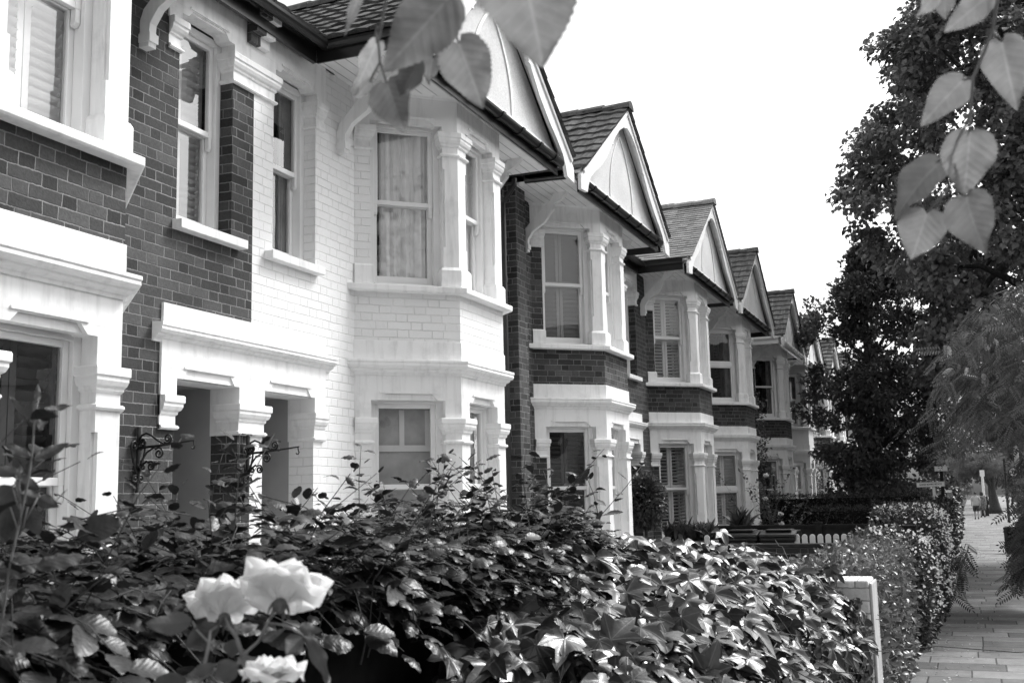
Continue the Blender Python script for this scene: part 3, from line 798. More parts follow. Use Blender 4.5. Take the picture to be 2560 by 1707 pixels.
def build_terrace():
    T = 'terraced house '
    house(1, 1, 'dark brick house nearest the camera at left edge, white bay with tall bright upper window', 'brick', style={'u': 'shutter', 'g': 'shutter_dark'}, small='shutter')
    house(2, -1, 'painted white brick house with net curtains in its upper bay', 'white_brick', style={'u': 'net', 'g': 'film'}, small='drapes')
    house(3, 1, 'dark brick house with closed shutters and near-black ground floor bay window, beside the white house', 'brick', style={'u': 'shutter_mid', 'g': 'shutter_dark'}, small='drapes')
    house(4, -1, 'brick house with open white louvred shutters and a plain ribbed tile gable', 'brick2', tile='tile2', plain_tile=True, style={'u': 'shutter_open', 'g': 'shutter_open'}, small='drapes')
    house(5, 1, 'brick house with thick framed white double glazed bay windows behind the wheelie bins', 'brick2', style={'u': 'drapes', 'g': 'shutter'}, glaze='upvc')
    house(6, -1, 'brick house with white gutters and a climbing plant beside its bay', 'brick2', style={'u': 'drapes', 'g': 'none'}, lod=1)
    house(7, 1, 'grey painted house with dull grey bay beyond the climbing plant', 'grey_brick', trim='grey_render', style={'u': 'drapes', 'g': 'none'}, trim_low='grey_render', lod=1)
    house(8, -1, 'brick house half hidden by the left side of the dark tree', 'brick2', style={'u': 'roller', 'g': 'none'}, lod=2)
    house(9, 1, 'brick and white house seen under the dark tree, third from the far end', 'brick2', style={'u': 'none', 'g': 'none'}, lod=2)
    house(10, -1, 'brick and white house behind the dark tree, second from the far end', 'brick2', style={'u': 'none', 'g': 'none'}, lod=2)
    house(11, 1, 'farthest house of the terrace behind the dark tree', 'brick2', style={'u': 'none', 'g': 'none'}, lod=2)

def wrought_bracket(x, y, label):
    root = thing('basket_bracket', label, 'wall bracket', (x, y, 1.90), 'wrought iron brackets either side of the porch')
    I = MAT['iron']
    def spiral(c, r0, turns, a0, sg, plane):
        P = []; n = int(14*turns)
        for i in range(n+1):
            t = i/n; r = r0*(1-.82*t); a = a0+sg*2*PI*turns*t
            q = (c[0]+r*math.cos(a), c[1]+r*math.sin(a)); P.append((q[0], -.015, q[1]) if plane == 'x' else (0, -q[0], q[1]))
        return P
    mb = MB(); mb.tube([(0, -.012, .015), (0, -.012, .46)], .012, 8); mb.build('upright', I, root)
    mb = MB()
    for sg in (-1, 1):   # heart lying against the wall
        P = [(0, -.015, .12), (sg*.035, -.015, .19), (sg*.060, -.015, .27), (sg*.070, -.015, .325), (sg*.058, -.015, .355), (sg*.036, -.015, .362), (sg*.018, -.015, .345), (sg*.016, -.015, .322), (sg*.030, -.015, .308), (sg*.042, -.015, .318), (sg*.038, -.015, .336)]
        mb.tube(P, .0085, 6)
        mb.tube([(sg*.004, -.015, .13)]+[(sg*p[0], p[1], p[2]) for p in spiral((.028, .105), .030, 1.4, PI*.75, -1, 'x')], .0085, 6)
    mb.build('heart_scroll', I, root, smooth=True)
    mb = MB(); mb.tube([(0, -.012, .315), (0, -.20, .327), (0, -.36, .34), (0, -.485, .352)], [.011, .009, .007, .006], 6)
    mb.lathe([(.006, -.012), (.012, 0), (.006, .012)], (0, -.30, .336), 8)
    hk = [(0, -.475, .350), (0, -.478, .325), (0, -.486, .31), (0, -.480, .297), (0, -.465, .296), (0, -.458, .305)]
    mb.tube(hk, .005, 5); mb.build('arm', I, root)
    mb = MB()
    mb.tube([(0, -.02, .365), (0, -.04, .40), (0, -.08, .415), (0, -.12, .40), (0, -.18, .36), (0, -.235, .335)]+spiral((.262, .372), .036, 1.6, -PI*.75, 1, 'y'), .0075, 6)
    mb.tube([(0, -.02, .15), (0, -.045, .23), (0, -.09, .285), (0, -.145, .315)]+spiral((.19, .275), .040, 1.6, PI*.75, -1, 'y'), .0075, 6)
    mb.tube([(0, -.02, .14), (0, -.05, .20), (0, -.09, .225)]+spiral((.125, .19), .034, 1.6, PI*.75, -1, 'y'), .0075, 6)
    mb.tube([(0, -.02, .10), (0, -.03, .17)]+spiral((.055, .185), .022, 1.2, PI*.8, -1, 'y'), .0075, 6)
    mb.tube([(0, -.02, .34)]+spiral((.055, .35), .026, 1.5, PI*.8, -1, 'y'), .0075, 6)
    mb.build('arm_scroll', I, root, smooth=True)

# ------------------------------------------------------------------ ground and street
def build_ground():
    M = MAT
    def sheet(name, x0, x1, y0, y1, z, m, nx=1):
        mb = MB()
        for i in range(nx):
            a, b = x0+(x1-x0)*i/nx, x0+(x1-x0)*(i+1)/nx
            q = [mb.p(a, y0, z), mb.p(b, y0, z), mb.p(b, y1, z), mb.p(a, y1, z)]; mb.face(q)
        return structure(mb.build(name, m))
    sheet('ground', -60, 600, -300, 300, -.16, M['soil'])
    mb = MB(); mb.box(-6, 260, -2.35, .70, -.15, 0); structure(mb.build('pavement', M['paving']))
    mb = MB()
    x = -6.0
    while x < 200: mb.box(x+.004, x+.91, -2.50, -2.354, -.15, .006); x += .914
    structure(mb.build('kerb', M['kerb'], bevel=.01))
    sheet('road', -60, 400, -10.5, -2.50, -.12, M['asphalt'])
    mb = MB(); mb.box(-6, 110, .702, WALL_Y-.001, -.15, .04); structure(mb.build('garden_ground', M['flags']))
    # fallen leaves and litter on the slabs
    L = Leaves(); n = 620; x = 8+30*RNG.random(n)**1.6; y = .56-np.abs(RNG.normal(0, .5, n))
    pos = np.stack([x, y, np.full(n, .008)], 1); d = rand_unit(n); d[:, 2] *= .1
    L.add(L_OVAL, pos, d, np.tile((0, 0, 1.), (n, 1))+rand_unit(n)*.25, RNG.uniform(.02, .055, n))
    tag(L.build('leaf_litter', M['litter']), 'pale fallen leaves scattered over the pavement slabs', 'fallen leaves', kind='stuff')

def scatter_box(L, tmpl, n, lo, hi, size, mi=0, faces=None, depth=.12, up=.35, droop=.3, rnd=.55, outn=.8, round_r=0):
    """leaves over the faces of a box-like hedge, facing outward"""
    lo = np.array(lo, float); hi = np.array(hi, float); s_ = hi-lo
    F = {'x0': (0, 0, s_[1]*s_[2]), 'x1': (0, 1, s_[1]*s_[2]), 'y0': (1, 0, s_[0]*s_[2]), 'y1': (1, 1, s_[0]*s_[2]), 'z1': (2, 1, s_[0]*s_[1])}
    names = faces or list(F); tot = sum(F[f][2] for f in names)
    for f in names:
        ax, side, ar = F[f]; k = int(n*ar/tot)
        if k == 0: continue
        p = lo+RNG.random((k, 3))*s_
        dd = np.abs(RNG.normal(0, depth, k)); lump = .06*np.sin(p[:, 0]*5.1+p[:, 1]*3.3)*np.sin(p[:, 2]*6.1+p[:, 1]*4.1+p[:, 0]*2.2)
        p[:, ax] = (hi[ax]-dd+lump) if side else (lo[ax]+dd-lump)
        if round_r:
            dz = np.maximum(0, p[:, 2]-(hi[2]-round_r)); dy = np.maximum(0, (lo[1]+round_r)-p[:, 1]); dx = np.maximum(0, (lo[0]+round_r)-p[:, 0])
            ln = np.sqrt(dx*dx+dy*dy+dz*dz); k_ = np.where(ln > round_r, round_r/np.maximum(ln, 1e-6), 1)
            p[:, 2] -= dz*(1-k_); p[:, 1] += dy*(1-k_); p[:, 0] += dx*(1-k_)
        nv = np.zeros((k, 3)); nv[:, ax] = 1 if side else -1
        nrm = nv*outn+np.array((0, 0, up))+rand_unit(k)*rnd
        d = rand_unit(k); d[:, 2] -= droop; d = d+nv*.5
        a, b = size; L.add(tmpl, p, d, nrm, RNG.uniform(a, b, k), mi)

def core_box(L, lo, hi, mi):  # solid dark block standing in for the shaded depth behind the leaves
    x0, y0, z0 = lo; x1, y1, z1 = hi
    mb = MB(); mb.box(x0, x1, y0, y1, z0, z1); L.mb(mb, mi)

def build_beech():
    L = Leaves(); M = MAT
    x0, x1, y0, y1, zt = .45, 4.35, 1.33, 2.25, 1.685
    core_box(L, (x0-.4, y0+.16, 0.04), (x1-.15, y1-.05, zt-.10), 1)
    # horizontal sprays of overlapping leaves, drooping on the pavement side
    def spray(p, d, n, ln, sz, nr):
        d = unit(np.array(d, float)); pts = []
        tq = np.linspace(.1, 1, n); base = p+np.outer(tq*ln, d); base[:, 2] -= .12*ln*tq**2*2
        sd = unit(np.cross(d, (0, 0, 1.)))
        sg = np.where(np.arange(n) % 2 == 0, 1, -1)[:, None]
        dirs = d*.75+sd*sg*.8+rand_unit(n)*.18; dirs[:, 2] -= .15
        nrm = np.tile(nr, (n, 1))+rand_unit(n)*.35
        L.add(L_BEECH if RNG.random() < .6 else L_BEECH2, base, dirs, nrm, sz*RNG.uniform(.75, 1.15, n), 0, RNG.uniform(-.15, .1, n))
        mb = MB(); mb.tube([tuple(p), tuple(p+d*ln*.5-np.array((0, 0, .03*ln))), tuple(p+d*ln-np.array((0, 0, .24*ln)))], .0014, 3); L.mb(mb, 2)
    for i in range(330):   # pavement face
        x = RNG.uniform(x0, x1); z = zt-abs(RNG.normal(0, .075)) if RNG.random() < .84 else RNG.uniform(1.15, zt-.1)
        if x > 1.9 and z < zt-.12: continue
        y = y0+.14+RNG.normal(0, .05)-.10*math.sin(x*4.3)*math.sin(z*6+x)
        spray(np.array((x, y, z)), (RNG.normal(0, .6), -.8, RNG.normal(-.15, .35)), int(RNG.integers(3, 7)), RNG.uniform(.12, .26), RNG.uniform(.055, .085), (0, -.55, .85))
    for i in range(1150):   # top
        x = RNG.uniform(x0, x1+.05); y = RNG.uniform(y0+.02, y1); z = zt-.04+RNG.normal(0, .05)+.06*math.sin(x*3.7)
        a = RNG.uniform(0, 2*PI)
        spray(np.array((x, y, z)), (math.cos(a), math.sin(a)-.35, RNG.normal(.05, .3)), int(RNG.integers(3, 7)), RNG.uniform(.12, .24), RNG.uniform(.05, .078), (0, -.15, 1))
    for i in range(180):   # far end
        y = RNG.uniform(y0, y1); z = RNG.uniform(.2, zt)
        spray(np.array((x1-.12+RNG.normal(0, .05), y, z)), (.8, RNG.normal(0, .6), RNG.normal(-.1, .4)), 5, .2, .065, (.6, -.2, .8))
    # upright shoots above the clipped top
    for i in range(140):
        x = RNG.uniform(x0+.15, x1+.1) if i < 122 else RNG.uniform(1.0, 1.42); y = RNG.uniform(y0, y1-.15); h = min(.30, abs(RNG.normal(.12, .10))+.06)
        if x < 1.45: h = min(.24, h*1.1)
        elif x < 2.1: h = min(.13, h*.7)
        lean = RNG.normal(0, .16, 2); P = [np.array((x, y, zt-.25))]
        for k in range(1, 6):
            t = k/5; P.append(np.array((x+lean[0]*t*t+RNG.normal(0, .008), y+lean[1]*t*t+RNG.normal(0, .008), zt-.25+(h+.25)*t)))
        mb = MB(); mb.tube([tuple(q) for q in P], .0026, 4, .0011); L.mb(mb, 2)
        n = int(8+h*40); tq = np.linspace(.35, 1, n); base = np.array([P[min(4, int(t*5))]*(1-(t*5-min(4, int(t*5))))+P[min(5, min(4, int(t*5))+1)]*(t*5-min(4, int(t*5))) for t in tq])
        az = np.arange(n)*2.6+RNG.uniform(0, 6); d = np.stack([np.cos(az), np.sin(az), RNG.normal(.25, .3, n)], 1)
        nrm = np.stack([-.3*np.cos(az), -.3*np.sin(az), np.ones(n)], 1)+rand_unit(n)*.5
        base = base+d*.012
        L.add(L_BEECH if i % 2 else L_BEECH2, base, d, nrm, RNG.uniform(.032, .074, n)*(1.15-.5*tq), 0, RNG.uniform(-.5, .4, n), RNG.uniform(.3, 1.0, n))
    o = L.build('beech_hedge', [M['beech'], M['core'], M['twig']], smooth=True)
    tag(o, 'dark overgrown beech hedge with pleated leaves and upright shoots in front of the nearest house', 'hedge', 'hedges along the front gardens')

def build_ivy():
    L = Leaves(); M = MAT
    x0, x1 = 2.55, 7.24; y0, y1 = .66, 2.5
    def top(x, y): return np.interp(x, [2.5, 3.3, 4.2, 5.2, 7.2], [1.26, 1.40, 1.47, 1.42, 1.36])+.09*min(1, (y-1.1)/.5)+.04*math.sin(x*2.3+y*1.7)+.03*math.sin(y*5.9)-.24*max(0, (y0+.30-y)/.30)**2-.35*max(0, (x0+.40-x)/.40)**2-.1*max(0, (y-y1+.4)/.4)
    def back(x): return 1.36 if x < 4.3 else y1
    mb = MB(); nx, ny = 24, 12; g = []
    for i in range(nx+1):
        r = []
        for j in range(ny+1):
            x = x0+.1+(x1-x0-.12)*i/nx; y = y0+.10+(back(x)-y0-.1)*j/ny; r.append(mb.p(x, y, top(x, y)-.09))
        g.append(r)
    for i in range(nx):
        for j in range(ny): mb.face((g[i][j], g[i+1][j], g[i+1][j+1], g[i][j+1]))
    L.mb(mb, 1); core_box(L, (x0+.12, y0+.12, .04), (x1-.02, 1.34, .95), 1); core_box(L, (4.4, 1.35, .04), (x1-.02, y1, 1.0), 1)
    N = 2700
    x = RNG.uniform(x0, x1, N); y = RNG.random(N); y = np.array([y0-.03+(back(a)-y0+.03)*b for a, b in zip(x, y)]); z = np.array([top(a, b) for a, b in zip(x, y)])+RNG.normal(-.01, .035, N)
    d = np.stack([RNG.normal(-.25, .5, N), RNG.normal(-.45, .5, N), RNG.normal(-.35, .3, N)], 1)
    nrm = np.stack([RNG.normal(-.30, .30, N), RNG.normal(-.22, .30, N), np.full(N, .9)], 1)
    size = RNG.uniform(.075, .125, N)*(1+.15*(RNG.random(N) > .8))
    for k in range(3): L.add(IVY[k], np.stack([x, y, z], 1)[k::3], d[k::3], nrm[k::3], size[k::3], 0, RNG.uniform(-.25, .2, len(x[k::3])))
    for (n, f) in ((2900, 'y'), (700, 'x')):   # hanging faces: pavement side and the near end
        if f == 'y':
            x = RNG.uniform(x0, x1, n); z = RNG.uniform(.05, 1.16, n); y = y0+.03+RNG.normal(0, .035, n)+.05*np.sin(x*4)*np.sin(z*5); nv = np.array((-.12, -1, .35))
        else:
            y = RNG.uniform(y0, 1.36, n); z = RNG.uniform(.05, 1.05, n); x = x0+.05+RNG.normal(0, .04, n); nv = np.array((-1, -.2, .35))
        d = np.stack([RNG.normal(0, .35, n), RNG.normal(0, .35, n), np.full(n, -1.)], 1); nrm = nv+rand_unit(n)*.45
        for k in range(3): L.add(IVY[k], np.stack([x, y, z], 1)[k::3], d[k::3], nrm[k::3], RNG.uniform(.055, .095, len(x[k::3])), 0, RNG.uniform(-.25, .2, len(x[k::3])))
    n = 70; y = RNG.uniform(.80, .98, n); z = RNG.uniform(.3, 1.36, n); x = np.full(n, 7.215)+RNG.normal(0, .02, n)
    d = np.stack([RNG.normal(-.2, .2, n), RNG.normal(-.2, .4, n), np.full(n, -1.)], 1); L.add(IVY[0], np.stack([x, y, z], 1), d, np.array((-1, -.3, .5))+rand_unit(n)*.5, RNG.uniform(.05, .085, n), 0)
    # a few trailing stems
    for i in range(26):
        x = RNG.uniform(x0+.3, x1); y = RNG.uniform(y0, 1.3); z = top(x, y)+.03; P = [(x, y, z)]; dx, dy = RNG.normal(0, .1, 2)
        for k in range(4): x += dx; y += dy; P.append((x, y, top(min(x, x1), max(y, y0))+.04+.02*math.sin(k*2)))
        mb = MB(); mb.tube(P, .002, 4); L.mb(mb, 2)
    o = L.build('ivy_mound', [M['ivy'], M['core'], M['twig']], smooth=True)
    tag(o, 'glossy large leaved ivy smothering the low front wall up to the white pillar', 'ivy')

def build_pillar():
    M = MAT; mb = MB()
    mb.prism([(7.25, .62), (7.65, .62), (7.65, .90), (7.25, .90)], 0, 1.27, 'z')
    mb.prism([(7.18, .0), (7.23, .35), (7.23, .0)], .56, .94, 'a') if False else None
    t = thing('gate_pillar', 'white painted brick pillar at the pavement end of the ivy', 'pillar', (0, 0, 0))
    o = mb.build('shaft', M['pillar'], t, bevel=.012)
    mb = MB(); mb.box(7.262, 7.64, .600, .619, 0, 1.255); mb.prism([(.47, 0), (.589, .0), (.589, .36), (.55, .20)], 7.24, 7.72, 'a')
    mb.build('render_coat', M['render_white'], t, bevel=.015)

def shoots(L, x, y, z, n, h, leafsz, mi_leaf, mi_stem, spread=.25, tm=None):
    for i in range(n):
        bx, by = x+RNG.normal(0, spread), y+RNG.normal(0, spread); hh = h*RNG.uniform(.5, 1.2); l = RNG.normal(0, .25, 2)*hh
        P = [np.array((bx+l[0]*t*t, by+l[1]*t*t, z+hh*t-.12*hh*t**3)) for t in (0, .25, .5, .75, 1)]
        mb = MB(); mb.tube([tuple(p) for p in P], .003, 4, .0012); L.mb(mb, mi_stem)
        k = int(8+hh*14); tq = RNG.uniform(.2, 1, k); idx = np.minimum(3, (tq*4).astype(int)); fr = tq*4-idx
        Pn = np.array(P); base = Pn[idx]*(1-fr[:, None])+Pn[idx+1]*fr[:, None]
        d = rand_unit(k); d[:, 2] = np.abs(d[:, 2])*.6; L.add(tm or L_OVAL, base, d, rand_unit(k)*.5+np.array((0, 0, 1)), RNG.uniform(leafsz*.6, leafsz*1.2, k), mi_leaf, RNG.uniform(-.4, .3, k))

def build_bushes():
    M = MAT
    # pale bush right behind the pillar
    L = Leaves(); core_box(L, (8.0, .88, .04), (12.6, 1.18, 1.02), 1)
    scatter_box(L, L_OVAL, 8200, (7.72, .62, .04), (12.9, 1.27, 1.31), (.045, .085), 0, None, .13, .45, 0., .9, .7, .3)
    for i in range(90): shoots(L, RNG.uniform(7.8, 12.8), RNG.uniform(.65, 1.15), 1.12, 2, .24, .05, 0, 2, .08)
    tag(L.build('privet_bush', [M['bush'], M['core'], M['green_stem']], smooth=True), 'pale small leaved bush spilling over the pavement right behind the white pillar', 'bush', 'hedges along the front gardens')
    # flowering hedge beyond
    L = Leaves(); core_box(L, (16.4, .8, .04), (22.6, 1.1, 1.25), 1); core_box(L, (14.0, .8, .04), (16.4, 1.25, 1.05), 1)
    scatter_box(L, L_OVAL, 7500, (16.0, .44, .04), (23.0, 1.32, 1.57), (.05, .09), 0, ['x0', 'y0', 'z1', 'x1'], .12, .5, .1, .7, .8, .5)
    scatter_box(L, L_OVAL, 6500, (13.6, .52, .04), (16.6, 1.36, 1.33), (.05, .085), 0, ['x0', 'y0', 'z1'], .12, .5, .1, .7, .8, .45)
    scatter_box(L, L_ROUND, 620, (15.9, .34, .3), (23.0, 1.32, 1.60), (.030, .055), 3, ['x0', 'y0', 'z1'], .05, .5, 0, .5, .8, .5); scatter_box(L, L_ROUND, 380, (13.5, .42, .3), (16.6, 1.36, 1.36), (.028, .050), 3, ['x0', 'y0', 'z1'], .05, .5, 0, .5, .8, .45)
    for i in range(30): shoots(L, RNG.uniform(16.4, 22), RNG.uniform(.6, 1.1), 1.42, 2, .20, .06, 0, 2, .12)
    tag(L.build('jasmine_hedge', [M['jasmine'], M['core'], M['green_stem'], M['petal']], smooth=True), 'rounded hedge dotted with small white flowers beside the pavement', 'hedge', 'hedges along the front gardens')
    # dark hedges further along the pavement
    for (a, b, z, dn, lb) in ((23.4, 32.5, 1.60, 5200, 'dark pavement hedge between the flowering hedge and the street name board'), (36, 62, 1.9, 5200, 'far dark pavement hedge opposite the walking couple')):
        L = Leaves(); core_box(L, (a+.2, .75, .04), (b-.2, 1.7, z-.18), 1)
        scatter_box(L, L_OVAL, dn, (a, .45, .04), (b, 1.9, z), (.06, .11) if a < 30 else (.10, .18), 0, ['x0', 'y0', 'z1'], .12, .4, .1, .7)
        tag(L.build('privet_hedge', [M['hedge'], M['core']], smooth=True), lb, 'hedge', 'hedges along the front gardens')
    # clipped hedges across the gardens
    for (x0, x1, y0, y1, z, n, lb) in ((27.6, 28.4, .95, 4.9, 1.80, 8500, 'tall flat topped dark clipped hedge across the garden behind the picket fence'),
                                       (25.3, 26.3, 1.6, 3.35, 1.52, 3600, 'lower clipped hedge in front of the tall flat topped one')):
        L = Leaves(); core_box(L, (x0+.1, y0+.1, .04), (x1-.1, y1-.1, z-.09), 1)
        scatter_box(L, L_SMALL, n, (x0, y0, .04), (x1, y1, z), (.035, .065), 0, ['x0', 'z1', 'y0'], .05, .4, .0, .7)
        tag(L.build('clipped_hedge', [M['hedge'], M['core']], smooth=True), lb, 'hedge', 'hedges along the front gardens')
    # rambling shrub in the white house's garden
    L = Leaves()
    for i in range(36): shoots(L, RNG.uniform(11.2, 15.6), RNG.uniform(2.9, 4.5), .25, 2, .62, .055, 0, 1, .2)
    n = 5200; p = np.stack([RNG.uniform(10.8, 15.8, n), RNG.uniform(2.2, 4.6, n), .78-np.abs(RNG.normal(0, .28, n))], 1)
    L.add(L_OVAL, p, rand_unit(n), rand_unit(n)*.6+np.array((-.2, -.2, 1)), RNG.uniform(.03, .06, n), 0)
    for i in range(7): shoots(L, RNG.uniform(12, 15), RNG.uniform(2.2, 4), .5, 1, .75, .05, 0, 1, .1)
    tag(L.build('rambling_shrub', [M['bush'], M['green_stem']], smooth=True), 'loose twining shrub with thin stems below the shuttered brick house', 'shrub')
    # rose bush by the clipped hedge
    t = thing('climbing_rose', 'tall rose bush with white and pale blooms in front of the clipped hedge', 'rose bush', (24.2, 4.0, .04))
    L = Leaves(); 
    for i in range(40): shoots(L, 24.2+RNG.normal(0, .2), 3.95+RNG.normal(0, .28), .1, 1, 2.15, .085, 0, 1, .1)
    o = L.build('foliage', [M['dark_leaf'], M['green_stem']], smooth=True); o.parent = t; o.location = (-24.2, -4.0, -.04)
    for (x, y, z) in ((24.0, 3.98, 2.22), (24.1, 3.75, 1.40), (24.0, 4.3, 1.15), (23.9, 3.7, 1.2), (24.1, 4.05, 1.72)):
        L = Leaves(); n = 26; d = rand_unit(n); d[:, 2] = np.abs(d[:, 2])
        L.add(L_ROUND, np.tile((x-24.2, y-4.0, z-.04), (n, 1)), d, rand_unit(n), np.full(n, .075), 0); L.build('flower', [M['petal']], t)
    # climbers on the house fronts
    for (x0, y0, z0, rx, rz, n, lb) in ((27.65, 4.95, 2.6, .50, 1.9, 5200, 'dark climbing plant between the double glazed house and the white guttered one'), (38.7, 5.0, 3.0, .7, 1.6, 3000, 'dark climbing plant on the house beyond the grey bay')):
        L = Leaves(); c = []
        for i in range(60):
            a = RNG.uniform(0, 2*PI); r = math.sqrt(RNG.random()); c.append((x0+rx*r*math.cos(a), y0+RNG.normal(0, .12), z0+rz*r*math.sin(a)))
        c = np.array(c); k = RNG.integers(0, 60, n); p = c[k]+RNG.normal(0, .14, (n, 3)); p[:, 1] = np.minimum(p[:, 1], 5.2)
        L.add(L_OVAL, p, rand_unit(n)-np.array((0, .3, .3)), rand_unit(n)*.7+np.array((-.3, -.7, .6)), RNG.uniform(.06, .11, n), 0)
        for i in range(6):
            mb = MB(); mb.tube([(x0+RNG.normal(0, .06), y0+.1, 0.04), (x0+RNG.normal(0, .1), y0+.12, 1.4), tuple(c[i])], .016, 5, .006); L.mb(mb, 1)
        tag(L.build('climbing_plant', [M['dark_leaf'], M['twig']], smooth=True), lb, 'climbing plant', 'climbers on the house fronts')

# ------------------------------------------------------------------ trees
def tree(name, label, base, trunk, clusters, leaf_n, leaf_sz, spread, tmpl, lm, seed, trunk_r=.3, droop=.35, parent_loc=None, branches=40, cat='tree', group='trees'):
    """clusters: (k,3) world points of leaf clumps; limbs run from the trunk to some of them"""
    rg = np.random.default_rng(seed); M = MAT
    t = thing(name, label, cat, base, group); b = np.array(base)
    L = Leaves(); k = len(clusters); each = leaf_n//k; cen = clusters.mean(0)
    cid = np.repeat(np.arange(k), each); n = len(cid)
    sc = rg.uniform(.6, 1.25, k)[cid]*spread
    v = unit(rg.normal(size=(n, 3)))*np.cbrt(rg.random(n))[:, None]*sc[:, None]; v[:, 2] *= .75
    p = clusters[cid]+v; out = unit(p-cen)*.5+unit(v)*.4
    d = rg.normal(size=(n, 3))*.6+out; d[:, 2] -= droop
    nrm = out+np.array((0, 0, .7))+unit(rg.normal(size=(n, 3)))*.7
    rn = np.clip(rg.random(k)[cid]*.5+rg.random(n)*.5, 0, 1)
    L.add(tmpl, p-b, d, nrm, rg.uniform(leaf_sz*.65, leaf_sz*1.2, n), 0, rg.uniform(-.4, .2, n), rn)
    L.build('crown', [lm], t, smooth=True)
    mb = MB(); P = [np.array(q, float)-b for q in trunk]
    mb.tube([tuple(q) for q in P], [trunk_r*(1.75 if i == 0 else 1.25 if i == 1 else 1-.75*i/len(P)) for i in range(len(P))], 14)
    mb.build('trunk', M['bark'], t, smooth=True)
    mb = MB()
    for i in rg.choice(k, min(branches, k), replace=False):
        c = clusters[i]-b; zt = rg.uniform(.45, 1.0); j = zt*(len(P)-1); q = int(min(j, len(P)-2)); s0 = P[q]*(1-(j-q))+P[q+1]*(j-q)
        if s0[2] > c[2]: s0 = P[max(0, q-1)]*.5+P[q]*.5
        mid = s0*.5+c*.5+np.array((0, 0, .10*np.linalg.norm(c-s0)))+rg.normal(0, .12, 3)
        mb.tube([tuple(s0), tuple(mid), tuple(c)], [trunk_r*.30, trunk_r*.16, trunk_r*.04], 5)
    mb.build('limb', M['bark'], t, smooth=True)
    return t

